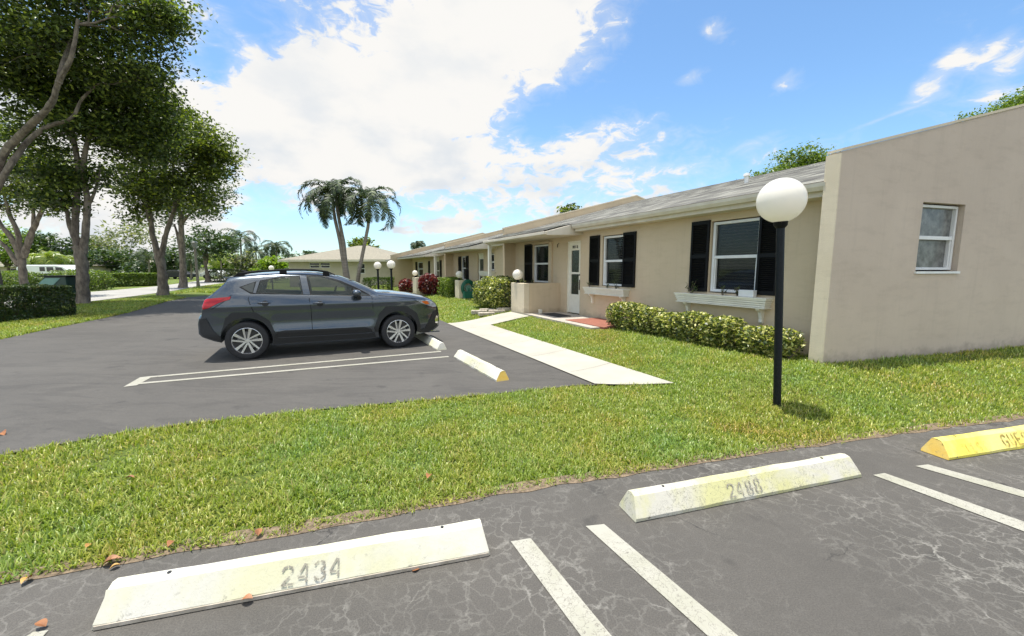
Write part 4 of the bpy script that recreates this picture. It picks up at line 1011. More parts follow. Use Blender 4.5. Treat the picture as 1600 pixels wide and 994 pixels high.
# far hedge beyond the road
h0 = gnd(112, 450.5); h1 = gnd(251, 446.5); hd = (h1 - h0).normalized(); hn = Vector((-hd.y, hd.x, 0)); hl = (h1 - h0).length; hc = (h0 + h1) / 2 + hn * .9
shrub('long clipped hedge across the road between the trunks of two shade trees', [((hc.x, hc.y, .62), (hl / 2, .8, .60), math.atan2(hd.y, hd.x))], 'leaf_hedge_far', .17, 15000, group='clipped hedges')
c = at(22, 440, 30); shrub('yellow green rounded hedge left of the green cabinet', [((c.x, 30, .75), (1.9, 1.0, .75), 0), ((c.x + 3.4, 31.5, .8), (2.3, 1, .8), 0)], 'leaf_hedge_far', .15, 9000, round_=.6, group='clipped hedges')
c = at(88, 440, 33); shrub('clipped hedge directly behind the green cabinet', [((c.x, 33, .62), (3.4, 1.0, .62), 0)], 'leaf_hedge', .15, 6000, group='clipped hedges')
c = at(353, 430, 52); shrub('small far clipped hedge above the rear of the crossover', [((c.x, 52, .8), (1.5, 1.2, .8), 0)], 'leaf_hedge', .2, 2500, group='clipped hedges')
# hedges of the row
def uv_shrub(label, u0, u1, v, hv, h, mat, leaf, n, cat, rnd_=.5, name='shrub', lumps=1, group=None):
    bs = []
    for k in range(lumps):
        a = u0 + (u1 - u0) * k / lumps; b = u0 + (u1 - u0) * (k + 1) / lumps; p = uvw((a + b) / 2, v + (.06 if k % 2 else -.03)); z = Tz(p.x, p.y); hh = h * (1 + .08 * math.sin(k * 2.4))
        bs.append(((p.x, p.y, z + hh / 2), ((b - a) / 2 * 1.15, hv * (1 + .1 * math.cos(k * 3)), hh / 2), ROW_RZ))
    return shrub(label, bs, mat, leaf, n, cat, name, group, rnd_)
uv_shrub('low variegated shrubs under the large shuttered window', 1.1, 3.35, .12, .33, .54, 'leaf_varieg', .068, 9000, 'shrub', .55, lumps=4, group='variegated shrubs')
uv_shrub('small variegated shrub beside the end pier', .15, 1.0, .10, .27, .46, 'leaf_varieg', .066, 3000, 'shrub', .6, lumps=1, group='variegated shrubs')
uv_shrub('variegated shrub nearest the red porch floor', 3.3, 4.15, .22, .33, .62, 'leaf_varieg', .07, 3500, 'shrub', .55, lumps=1, group='variegated shrubs')
uv_shrub('big variegated hedge against the nearest patio wall', 8.75, 11.0, .72, .60, 1.08, 'leaf_varieg', .085, 9000, 'hedge', .45, name='hedge', lumps=3, group='variegated hedges')
uv_shrub('square green hedge left of the hose reel wall', 15.4, 17.0, .45, .45, .95, 'leaf_hedge_far', .09, 6000, 'hedge', .2, name='hedge', group='variegated hedges')
uv_shrub('large bush with dark red leaves left of the square hedge', 17.7, 18.9, 1.0, .55, 1.15, 'leaf_red', .15, 1500, 'shrub', .9, group='red leaved shrubs')
uv_shrub('smaller dark red bush against the tall blank wall', 21.0, 22.0, 1.6, .42, .9, 'leaf_red', .15, 900, 'shrub', .9, group='red leaved shrubs')
c = at(589, 434, 27); shrub('clipped hedge behind the two far globe lamp posts', [((c.x, 27.3, Tz(c.x, 27) + .5), (.85, .6, .55), 0)], 'leaf_hedge_far', .11, 3500, group='clipped hedges')

# palms
def frond_arrays(L_, droop, az, el, origin, width=.5, nl=32, stiff=1.0):
    """returns leaflet triangles-as-quads for one pinnate frond"""
    pts = []; p = np.array(origin, float); e = el; h = np.array([math.cos(az), math.sin(az), 0.0])
    n = 14
    for i in range(n + 1):
        pts.append(p.copy()); d = h * math.cos(e) + np.array([0, 0, math.sin(e)]); p = p + d * (L_ / n); e -= droop / n * (1 + 1.2 * i / n)
    pts = np.array(pts); side = np.array([-h[1], h[0], 0.0]); V = []; 
    for k in range(nl):
        t = .12 + .88 * k / nl; f = t * n; i = min(int(f), n - 1); q = pts[i] + (pts[i + 1] - pts[i]) * (f - i); tan = (pts[i + 1] - pts[i]); tan /= np.linalg.norm(tan)
        ll = width * (math.sin(math.pi * min(1, .16 + t * .84)) ** .6) * rnd.uniform(.85, 1.1); up = np.cross(side, tan); up = -up if up[2] < 0 else up
        for s in (-1, 1):
            d = side * s * .8 + tan * .55 + up * rnd.uniform(-.15, .35); d /= np.linalg.norm(d)
            mid = q + d * ll * .55; tip = q + d * ll * .95 + np.array([0, 0, -.30 * ll / stiff]); wv = tan * .024 * (1 + width)
            V.append([q - wv, q + wv, mid + wv, mid - wv]); V.append([mid - wv, mid + wv, tip + wv * .2, tip - wv * .2])
    return pts, np.array(V).reshape(-1, 3)
def palm(label, stems, L_, nf, mat='palm_leaf', droop=1.5, width=.5, group='palms', name='palm_tree', shaft=.9, r0=.17, r1=.10, el=(.0, 1.35)):
    """stems: list of point lists, base to top"""
    base = Vector(stems[0][0]); root = empty(name, base, 0, label, 'palm tree', group)
    for pts in stems:
        pts = [Vector(p) - base for p in pts]; m = MB(); n = len(pts); fine = []
        for i in range(n - 1):
            for k in range(6): fine.append(pts[i].lerp(pts[i + 1], k / 6))
        fine.append(pts[-1]); N = len(fine)
        m.tube(fine, [r0 + (r1 - r0) * (i / (N - 1)) ** .7 for i in range(N)], 12, wob=.1); m.build('trunk', M['palm_bark'], root, smooth=True)
        top = fine[-1]; m = MB(); m.tube([top, top + Vector((0, 0, shaft * .5)), top + Vector((0, 0, shaft))], [r1 * 1.25, r1 * 1.1, r1 * .5], 12); m.build('crownshaft', M['crownshaft'], root, smooth=True)
        o = np.array(top + Vector((0, 0, shaft * .85)))
        for k in range(nf):
            az = k * 2.399 + rnd.uniform(-.2, .2); e = el[0] + (el[1] - el[0]) * ((k + .5) / nf); rp, V = frond_arrays(L_ * rnd.uniform(.85, 1.08), droop * rnd.uniform(.85, 1.15), az, e, o, width)
            F = np.arange(len(V)).reshape(-1, 4); fr = np_mesh('frond', V, F, M[mat], root)
            rb = MB(); rb.tube([Vector(q) for q in rp], [.022 * (1 - .8 * i / (len(rp) - 1)) for i in range(len(rp))], 4); rb.build('rib', M['crownshaft'], fr)
    return root
Yp1 = 26.5
pb = Vector((at(556, 455, Yp1).x, Yp1, 0))
pb1 = Vector((at(543, 455, Yp1).x, Yp1, 0))
palm('twin stemmed palm, left of the pair in front of the tan house', [[pb1, at(538, 420, Yp1), at(532, 380, Yp1), at(524, 345, Yp1), at(521, 326, Yp1)], [pb1 + Vector((.12, .15, 0)), at(541, 420, Yp1), at(537, 380, Yp1), at(530, 345, Yp1), at(526, 322, Yp1)]], 2.95, 15, droop=1.95, width=.52, group='two palms in front of the tan house', shaft=.75, r0=.15, r1=.09)
palm('single leaning palm, right of the pair in front of the tan house', [[pb, at(561, 425, Yp1 - .6), at(568, 390, Yp1 - .6), at(575, 355, Yp1 - .6), at(577, 333, Yp1 - .6)]], 2.85, 15, droop=1.95, width=.52, group='two palms in front of the tan house', shaft=.75, r0=.14, r1=.085)
def far_palm(label, px, pt, Y, L_, nf, mat='palm_leaf', droop=2.0, r=.14):
    b = Vector((at(px + rnd.uniform(-2, 2), 430, Y).x, Y, 0)); t = at(px, pt, Y); palm(label, [[b, b.lerp(t, .5) + Vector((.1, 0, 0)), t]], L_, nf, mat, droop, .7, 'distant palms', shaft=.5, r0=r, r1=r * .7)
far_palm('tallest distant palm above the rear window of the crossover', 376, 378, 55, 3.4, 13)
far_palm('distant palm nearest the tan hip roofed house', 432, 392, 58, 2.8, 13)
far_palm('distant palm between the tall palm and the hip roofed house', 400, 400, 62, 3.0, 12)
far_palm('bright yellow green palm in front of the left white roof', 74, 412, 42, 2.6, 15, 'palm_leaf_bright', 2.4)
far_palm('second bright low palm in front of the left white roof', 92, 416, 44, 2.2, 12, 'palm_leaf_bright', 2.4)
far_palm('drooping palm behind the V forked tree', 232, 405, 60, 3.6, 13)
far_palm('low palm behind the straight trunked tree', 298, 412, 62, 3.0, 12)
far_palm('short palm behind the slim street lamp', 345, 408, 64, 2.6, 11, 'palm_leaf_bright')
far_palm('palm rising behind the roofs of the villa row', 653, 388, 62, 1.8, 12)

# distant trees
def far_tree(label, px, pt, Y, rpx, mat, n=30, bare=1.0, bark='bark_dark', wide=1.0, per=22, group='distant trees', cr=None, base=None, lf=5.2):
    b = Vector((at(px, 430, Y).x, Y, 0)); s = Y / FPX; c = at(px, pt + rpx * .9, Y); top = max(1.2, c.z)
    R_ = rpx * s
    bl = [((c.x, Y, c.z), (R_ * wide, R_ * .9, R_ * .75), n), ((c.x - R_ * .6 * wide, Y - .5, c.z - R_ * .35), (R_ * .55, R_ * .6, R_ * .5), n // 3), ((c.x + R_ * .6 * wide, Y + .3, c.z - R_ * .3), (R_ * .55, R_ * .6, R_ * .45), n // 3), ((c.x + R_ * .1, Y, c.z + R_ * .45), (R_ * .6, R_ * .5, R_ * .5), n // 3)]
    fork = Vector((b.x + rnd.uniform(-.2, .2), Y, top * .45))
    paths = [([b, b.lerp(fork, .5), fork, Vector((c.x, Y, c.z))], .05 * top + .06, .05)]
    for k in range(3): paths.append(([fork, fork.lerp(c, .5) + Vector((rnd.uniform(-1, 1) * R_ * .4, 0, 0)), Vector((c.x + (k - 1) * R_ * .55, Y, c.z + R_ * .1))], .03 * top + .03, .04))
    return tree(label, paths, bl, mat, s * lf, per, (cr or .24) * R_, bark, group=group)
FT = [('dark round crowned tree above the road beyond the slim street lamp', 325, 350, 50, 32, 'leaf_dark', 70),
 ('feathery pale tree with sparse canopy above the far hedge', 205, 352, 85, 44, 'leaf_pale', 60),
 ('green mid height tree left under the feathery pale one', 165, 388, 70, 26, 'leaf_dark', 60),
 ('dark dense tree behind the yellow green palms', 62, 362, 62, 30, 'leaf_dark', 80),
 ('leafy tree at the far left over the white roof', 15, 360, 60, 34, 'leaf_bright', 80),
 ('dark conifer like tree right of the twin trunk', 112, 372, 64, 24, 'leaf_dark', 50),
 ('low dense green tree behind the far hedge', 215, 408, 66, 22, 'leaf_dark', 50),
 ('dark tree filling the gap behind the V forked trunk', 262, 388, 68, 26, 'leaf_dark', 60),
 ('grey leaved bushy tree behind the crossover roof rail', 385, 402, 50, 20, 'leaf_pale', 60),
 ('bright green shrubby tree beside the hip roofed house', 424, 404, 50, 18, 'leaf_bright', 60),
 ('tree with light green crown between street lamp and palms', 352, 388, 75, 20, 'leaf_bright', 40),
 ('round dark tree behind the hip roofed house ridge', 568, 372, 78, 17, 'leaf_tree2', 60),
 ('low tree top left over the hip roofed house', 487, 391, 80, 12, 'leaf_dark', 30),
 ('small tree top over the third villa roof', 888, 319, 46, 17, 'leaf_tree2', 40),
 ('far tree between the trunks near the dark parked car', 305, 395, 90, 20, 'leaf_dark', 36),
 ('wide far tree above the second white roof', 150, 372, 100, 26, 'leaf_pale', 40)]
for f in FT: far_tree(*f[:6], n=f[6])
far_tree('green tree crown rising over the nearest villa roof', 1246, 244, 30, 52, 'leaf_hedge_far', 520, wide=1.25, per=40, cr=.13, lf=4.0)
far_tree('tree crown showing over the top of the end wall', 1606, 146, 27, 66, 'leaf_hedge_far', 640, wide=1.35, per=40, cr=.13, lf=4.2)
# masses of trees far beyond, one tree line
tl = []
for px in range(-260, 470, 22):
    Y = rnd.uniform(120, 150); c = at(px + rnd.uniform(-8, 8), 418, Y); tl.append(((c.x, Y, rnd.uniform(1.5, 3.2)), (rnd.uniform(4, 7), 3, rnd.uniform(3, 4.6)), 26))
for px in range(470, 1700, 60):
    Y = rnd.uniform(150, 190); c = at(px, 418, Y); tl.append(((c.x, Y, 2.0), (9, 4, 3.0), 16))
cs = np.concatenate([ell_points(c, r, k, .6) for c, r, k in tl]); P = clumps(cs, 1.3, 20); V, F = leaf_arrays(P, .9)
tag(np_mesh('distant_woods', V, F, M['leaf_dark']), 'far off mass of dark green woods along the horizon', 'woods', kind='stuff')

# ------------------------------------------------------------------ far buildings
def hip_house(label, c0, c1, depth, wall_h, apex_h, mat, rmat, over=.5, wins=(), doors=()):
    c0 = Vector(c0[:2]); c1 = Vector(c1[:2]); d = (c1 - c0); L_ = d.length; rz = math.atan2(d.y, d.x)
    r_ = empty('house', (c0.x, c0.y, 0), rz, label, 'house', 'single storey houses')
    w = MB(); ops = [(a, b, c_, d_) for a, b, c_, d_ in list(wins) + list(doors)]
    mt = Matrix.Diagonal((1, -1, 1, 1)); wall_mesh(w, 0, L_, -.1, wall_h, -.2, 0, ops, mt)
    w.box(0, .2, .2, depth, -.1, wall_h); w.box(L_ - .2, L_, .2, depth, -.1, wall_h); w.box(.2, L_ - .2, depth - .2, depth, -.1, wall_h); w.build('wall', mat, r_)
    rf = MB(); o = over; q = min(depth, L_) / 2
    vs = [(-o, -o, wall_h), (L_ + o, -o, wall_h), (L_ + o, depth + o, wall_h), (-o, depth + o, wall_h), (q, depth / 2, apex_h), (max(L_ - q, q + .1), depth / 2, apex_h)]
    rf.add(vs, [(0, 1, 5, 4), (1, 2, 5), (2, 3, 4, 5), (3, 0, 4), (3, 2, 1, 0)]); rf.build('roof', rmat, r_)
    fb = MB(); fb.box(-o - .02, L_ + o + .02, -o - .03, -o - .002, wall_h - .18, wall_h + .01); fb.build('fascia', M['trim'], r_)
    for a, b, c_, d_ in wins: window(r_, a, b, c_, d_, .0 - .04, mt, blinds=False)
    for a, b, c_, d_ in doors:
        dd = MB(); dd.box(a, b, .05, .1, c_, d_); dd.build('door', M['white'], r_)
    return r_
fh0 = at(452, 430, 38); fh1 = at(618, 430, 37)
hip_house('tan hip roofed house behind the pair of palms', fh0, fh1, 9, 2.45, 3.95, M['housewall'], M['lightroof'], .6, wins=[(2.0, 3.0, 1.7, 2.2), (3.05, 4.0, 1.7, 2.2), (6.6, 7.3, 1.2, 2.1)])
a0 = at(-140, 425, 66); a1 = at(136, 425, 66)
hip_house('long low house with white roof behind the white van', a0, a1, 9, 2.1, 3.6, M['housewall'], M['lightroof'], .8, wins=[(9, 11, .8, 1.7), (16, 18, .8, 1.7), (22, 23.5, .8, 1.7)], doors=[(13, 14, 0, 1.9)])
a0 = at(172, 425, 74); a1 = at(232, 425, 74)
hip_house('small white roofed house above the far hedge', a0, a1, 7, 2.0, 3.4, M['housewall'], M['lightroof'], .6, wins=[(1.5, 2.6, .8, 1.8), (4.4, 5.6, .8, 1.8)], doors=[(3.2, 4.0, 0, 1.9)])
a0 = at(292, 425, 88); a1 = at(345, 425, 88)
hip_house('far white house seen between the slim street lamp and small tree', a0, a1, 7, 2.2, 3.6, M['white'], M['lightroof'], .5, wins=[(1.5, 2.5, .8, 1.8), (5, 6, .8, 1.8)])

# van, far car, green cabinet, street lamp
def simple_car(label, loc, rz, L_, W_, H_, mat, prof, winprof, name, cat, wheels):
    r_ = empty(name, loc, rz, label, cat)
    m = MB(); m.prism([(x * L_, z * H_) for x, z in prof], -W_ / 2, W_ / 2); m.build('body', mat, r_, bevel=.08)
    for poly in winprof:
        m = MB(); m.prism([(x * L_, z * H_) for x, z in poly], -W_ / 2 - .012, -W_ / 2 + .01); m.build('window', M['van_window'], r_); m = MB(); m.prism([(x * L_, z * H_) for x, z in poly], W_ / 2 - .01, W_ / 2 + .012); m.build('window', M['van_window'], r_)
    for x in wheels:
        for s in (-1, 1):
            m = MB(); m.lathe([(.001, -.1), (.2, -.1), (.31, -.08), (.33, 0), (.31, .08), (.2, .1), (.001, .1)], 20, (x * L_, s * (W_ / 2 - .08), .33), 'Y'); m.build('wheel', M['rubber'], r_)
    return r_
vl = at(45, 430, 40); simple_car('white van parked behind the yellow green hedge', (vl.x, 40, 0), 0, 5.6, 1.95, 2.0, M['car_white'],
    [(0, .18), (0, .85), (.03, .97), (.1, 1), (.66, 1), (.80, .93), (.90, .72), (1, .62), (1.0, .2), (.9, .14), (.06, .14)],
    [[(.40, .70), (.40, .9), (.49, .9), (.49, .70)], [(.52, .70), (.52, .9), (.63, .9), (.64, .70)], [(.67, .70), (.67, .9), (.77, .87), (.83, .70)]], 'van', 'van', (.18, .82))
vl = at(258, 430, 66); simple_car('dark car parked far off behind the V forked tree', (vl.x, 66, 0), 0, 4.4, 1.8, 1.45, M['clad'],
    [(0, .2), (0, .62), (.12, .68), (.26, .98), (.62, 1), (.78, .68), (1, .56), (1.0, .2)], [[(.2, .7), (.29, .93), (.44, .94), (.44, .7)], [(.46, .7), (.46, .94), (.6, .94), (.72, .7)]], 'parked_car', 'car', (.2, .8))
vl = at(318, 430, 70); simple_car('white car parked far off beyond the slim street lamp', (vl.x, 70, 0), 0, 4.4, 1.8, 1.45, M['car_white'],
    [(0, .2), (0, .62), (.12, .68), (.26, .98), (.62, 1), (.78, .68), (1, .56), (1.0, .2)], [[(.2, .7), (.29, .93), (.44, .94), (.44, .7)], [(.46, .7), (.46, .94), (.6, .94), (.72, .7)]], 'parked_car', 'car', (.2, .8))
gY = 18.5; ga = at(68, 440, gY); gbx = at(103, 440, gY); wd = gbx.x - ga.x
g = empty('utility_cabinet', (ga.x, gY, 0), 0, 'dark green metal cabinet with pale sloping panel behind the near hedge', 'cabinet')
zt = at(80, 432.5, gY).z; zb_ = at(80, 446, gY).z
m = MB(); m.prism([(-.45, 0), (-.42, zb_ - .1), (.05, zt), (wd, zt), (wd + .03, 0)], 0, .9); m.build('housing', M['green_box'], g, bevel=.02)
m = MB(); m.add([(-.24 - .05, -.03, zb_ + .02), (.45, -.03, zb_ + .02), (.78, -.008, zt - .06), (.1, -.008, zt - .06)], [(0, 1, 2, 3)]); m.add([(-.24 - .05, -.001, zb_ + .02), (.45, -.001, zb_ + .02), (.78, -.001, zt - .06), (.1, -.001, zt - .06)], [(3, 2, 1, 0)]); m.build('panel', M['green_lid'], g)
m = MB(); m.box(-.2, wd + .1, -.06, .96, zt + .001, zt + .05); m.build('lid', M['black'], g, bevel=.01)
lb = gnd(310, 449); Yl = lb.y; hh = at(308, 377, Yl).z
s = empty('street_lamp', (lb.x, lb.y, 0), 0, 'slim grey street lamp with lantern head on the far verge', 'street lamp')
m = MB(); m.tube([(0, 0, 0), (0, 0, .5), (0, 0, hh - .6)], [.16, .11, .09], 14); m.build('post', M['palm_bark'], s)
m = MB(); m.lathe([(.10, hh - .62), (.17, hh - .5), (.24, hh - .2), (.30, hh - .12), (.14, hh - .02), (.001, hh + .02)], 14); m.build('lantern', M['blind'], s)
gl_ = at(498 - 16, 413, 30)
qd = at(424, 419, 33); lamp_post(Vector((qd.x, 33, 0)), qd.z, .2, .05, 'distant globe lamp just above the crossover roof rail')

# window box plants
def sprig(label, u, z, v=VF + .1, s=1.0, kind=0):
    p = uvw(u, v, z); r_ = empty('window_box_plant', p, rnd.uniform(0, 6), label, 'plant', 'small plants in the window boxes')
    st = MB(); Ps = []
    for k in range(7):
        az = rnd.uniform(0, 6.3); e = Vector((math.cos(az) * .09 * s, math.sin(az) * .05 * s, rnd.uniform(.05, .2) * s)); st.tube([(0, 0, -.03), e * .5 + Vector((0, 0, .02)), e], [.006, .005, .003], 4)
        Ps.append(np.array(e) * rng.uniform(.4, 1.1, (7, 1)) + rng.normal(0, .012, (7, 3)))
    st.build('stems', M['bark_dark'], r_); V, F = leaf_arrays(np.concatenate(Ps), .045 * s); np_mesh('foliage', V, F, M['leaf_hedge'], r_); return r_
sprig('taller spiky plant at the left end of the big window box', 2.45, 1.15, s=1.25); sprig('small dark plant in the middle of the big window box', 1.75, 1.15, s=.9)
sprig('dark leafy plant right of middle in the big window box', 1.45, 1.15, s=.8); sprig('small plant at the left end of the small window box', 5.85, 1.14, s=.8); sprig('low plant in the middle of the small window box', 5.1, 1.14, s=.8); sprig('low plant at the right end of the small window box', 4.75, 1.14, s=.7)
sprig('trailing plant behind the patio wall by the shuttered window', 9.3, 1.05, .1, 1.8); sprig('small green plant on the sill near the white door', 8.4, 1.08, .1, 1.3)
pl_ = MB(); pl_.box(-.14, .14, -.05, .05, 0, .12); q = uvw(1.25, VF + .11, 1.15); o = pl_.build('planter_trough', M['white_metal'], bevel=.01); o.location = q; o.rotation_euler = (0, 0, ROW_RZ); tag(o, 'small white trough standing in the big window box', 'trough')

# fallen leaves
def fallen(px, py, s, mat, label, z=None):
    p = gnd(px, py, z) if z is not None else hit(px, py); m = MB(); n = 6
    L_ = .045 * s; row = []
    for i in range(n + 1):
        t = i / n; w = .5 * L_ * math.sin(math.pi * (t ** .8)) * .7 + .0008; h = .006 * s * math.sin(t * 3.1)
        m.v += [(t * L_, -w, h + w * .5), (t * L_, 0, h), (t * L_, w, h + w * .6)]
    for i in range(n):
        for j in range(2): m.f.append((3 * i + j, 3 * i + j + 1, 3 * i + j + 4, 3 * i + j + 3)); m.mi.append(0)
    o = m.build('fallen_leaf', M[mat], smooth=True); o.location = (p.x, p.y, p.z + (.03 if z is None else .004)); o.rotation_euler = (rnd.uniform(-.3, .3), rnd.uniform(-.3, .3), rnd.uniform(0, 6)); tag(o, label, 'leaf', 'fallen leaves')
for a in [(395, 936, 1.2, 'dryleaf', 'curled brown leaf against the front of the 2434 wheel stop', .02), (655, 890, 1.0, 'dryleaf', 'small brown leaf on the asphalt below the 2434 wheel stop', .004), (196, 748, 1.3, 'dryleaf', 'orange brown leaf in the lawn near its left end', .03),
    (272, 846, 1.3, 'dryleaf', 'brown leaf at the lawn edge above the 2434 wheel stop', .03), (134, 857, 1.0, 'dryleaf2', 'small yellow leaf in the grass at lower left', .03), (50, 902, 1.3, 'dryleaf2', 'yellow leaf at the lawn edge in the lower left corner', .01), (160, 884, 1.8, 'dryleaf', 'large brown leaf on the asphalt just under the lawn edge', .01), (188, 883, 1.0, 'dryleaf2', 'yellow leaf beside the large brown one under the lawn edge', .01),
    (672, 742, 1.5, 'dryleaf', 'tan leaf in the middle of the lawn strip', .04), (403, 838, 1.2, 'dryleaf', 'brown leaf at the lawn edge above the number 2434', .02), (1, 677, 2.2, 'dryleaf', 'reddish leaf on the far lot at the left edge', .008), (72, 980, 1.2, 'dryleaf', 'reddish leaf beside the left end of the 2434 wheel stop', .008)]: fallen(*a)

# ------------------------------------------------------------------ grass blades
def inpoly(x, y, poly):
    c = np.zeros(len(x), bool); j = len(poly) - 1
    for i in range(len(poly)):
        xi, yi = poly[i]; xj, yj = poly[j]
        with np.errstate(divide='ignore', invalid='ignore'):
            c ^= ((yi > y) != (yj > y)) & (x < (xj - xi) * (y - yi) / (yj - yi + 1e-12) + xi)
        j = i
    return c
def grass():
    g0 = uvw(-.165, -.02); gend = Vector((g0.x, g0.y)) + GD * 14
    near = [tuple(p) for p in EDGE[:12]] + [(gend.x, gend.y), (g0.x, g0.y), UVp(0, VF), UVp(3.9, VF), UVp(3.9, .84), UVp(7.05, .88), UVp(7.05, V_WALK_IN), UVp(end_b[0], V_WALK_IN), UVp(end_a[0], V_WALK_OUT)] + [tuple(p) for p in UPPER[::-1]]
    far = [UVp(8.35, V_WALK_OUT), UVp(8.4, .9), UVp(8.4, VF), UVp(29, VF), UVp(29, 1.3), UVp(40, 1.3), UVp(40, V_WALK_OUT + .5), UVp(26, V_WALK_OUT + .28), UVp(18, V_WALK_OUT + .08)]
    Vs = []
    def scatter(poly, n, dens, hmin, hmax, wd, dmax=99, wfar=1):
        xs = [p[0] for p in poly]; ys = [p[1] for p in poly]
        x = rng.uniform(min(xs), max(xs), n); y = rng.uniform(min(ys), max(ys), n)
        # keep only what could be looked at, thin with distance
        d = np.hypot(x, y); keep = (d < dmax) & (rng.uniform(0, 1, n) < np.clip((dens / np.maximum(d, 1.5)) ** 1.5, 0, 1)) & (y > .2 + np.abs(x) * .55 - 1.2)
        x, y, d = x[keep], y[keep], d[keep]; k = inpoly(x, y, poly); x, y, d = x[k], y[k], d[k]; n = len(x)
        # ragged spill over the asphalt edge
        x = x + rng.normal(0, .018, n); y = y + rng.normal(0, .018, n)
        z = T(x, y) - .008; az = rng.uniform(0, 2 * np.pi, n); lean = rng.uniform(.25, 1.25, n); sc = (1 + d * .035 * wfar)
        pat = np.array([mnoise.noise(Vector((a * 2.2, b * 2.2, 0))) + .8 * mnoise.noise(Vector((a * 9, b * 9, 4))) for a, b in zip(x, y)])
        thin = rng.uniform(0, 1, n) < np.clip(1.15 + pat * 1.1, .25, 1); x, y, d, z, az, lean, sc, pat = [q[thin] for q in (x, y, d, z, az, lean, sc, pat)]; n = len(x)
        h = rng.uniform(hmin, hmax, n) * (1 + .45 * pat) * (1 + d * .012); w = wd * rng.uniform(.7, 1.3, n) * sc
        dx = np.cos(az); dy = np.sin(az); sx, sy = -dy, dx
        P0 = np.stack([x, y, z], 1); S_ = np.stack([sx, sy, sx * 0], 1) * w[:, None] / 2
        c1 = np.stack([dx * np.sin(lean * .5), dy * np.sin(lean * .5), np.cos(lean * .5)], 1) * (h * .55)[:, None]
        c2 = np.stack([dx * np.sin(lean * 1.3), dy * np.sin(lean * 1.3), np.cos(lean * 1.3)], 1) * (h * .55)[:, None]
        P1 = P0 + c1; P2 = P1 + c2
        Vs.append(np.stack([P0 - S_, P0 + S_, P1 + S_ * .9, P1 - S_ * .9, P2 + S_ * .15, P2 - S_ * .15], 1))
    scatter(near, 2800000, 3.15, .026, .058, .0072)
    scatter(far, 500000, 9, .035, .06, .012)
    verge = [tuple(p) for p in [gnd(*q)[:2] for q in [(-60, 545), (0, 531), (60, 518), (130, 504), (165, 497), (200, 489), (262, 471), (290, 466), (262, 461), (200, 468), (145, 473), (60, 484), (-60, 500)]]]
    scatter(verge, 700000, 12, .05, .08, .012)
    scatter([tuple(gnd(*q)[:2]) for q in [(262, 461), (300, 456), (345, 459), (420, 457), (420, 438), (345, 444.5), (300, 450.5)]], 500000, 20, .06, .1, .02)
    A_ = np.concatenate(Vs); n = len(A_); V = A_.reshape(-1, 3); b = np.arange(n)[:, None] * 6
    F = np.concatenate([b + np.array([[0, 1, 2, 3]]), b + np.array([[3, 2, 4, 5]])]); print('grass blades', n)
    tag(np_mesh('grass', V, F, M['grass']), 'short bright green lawn grass between the parking lots and the villas', 'grass', kind='stuff')
grass()

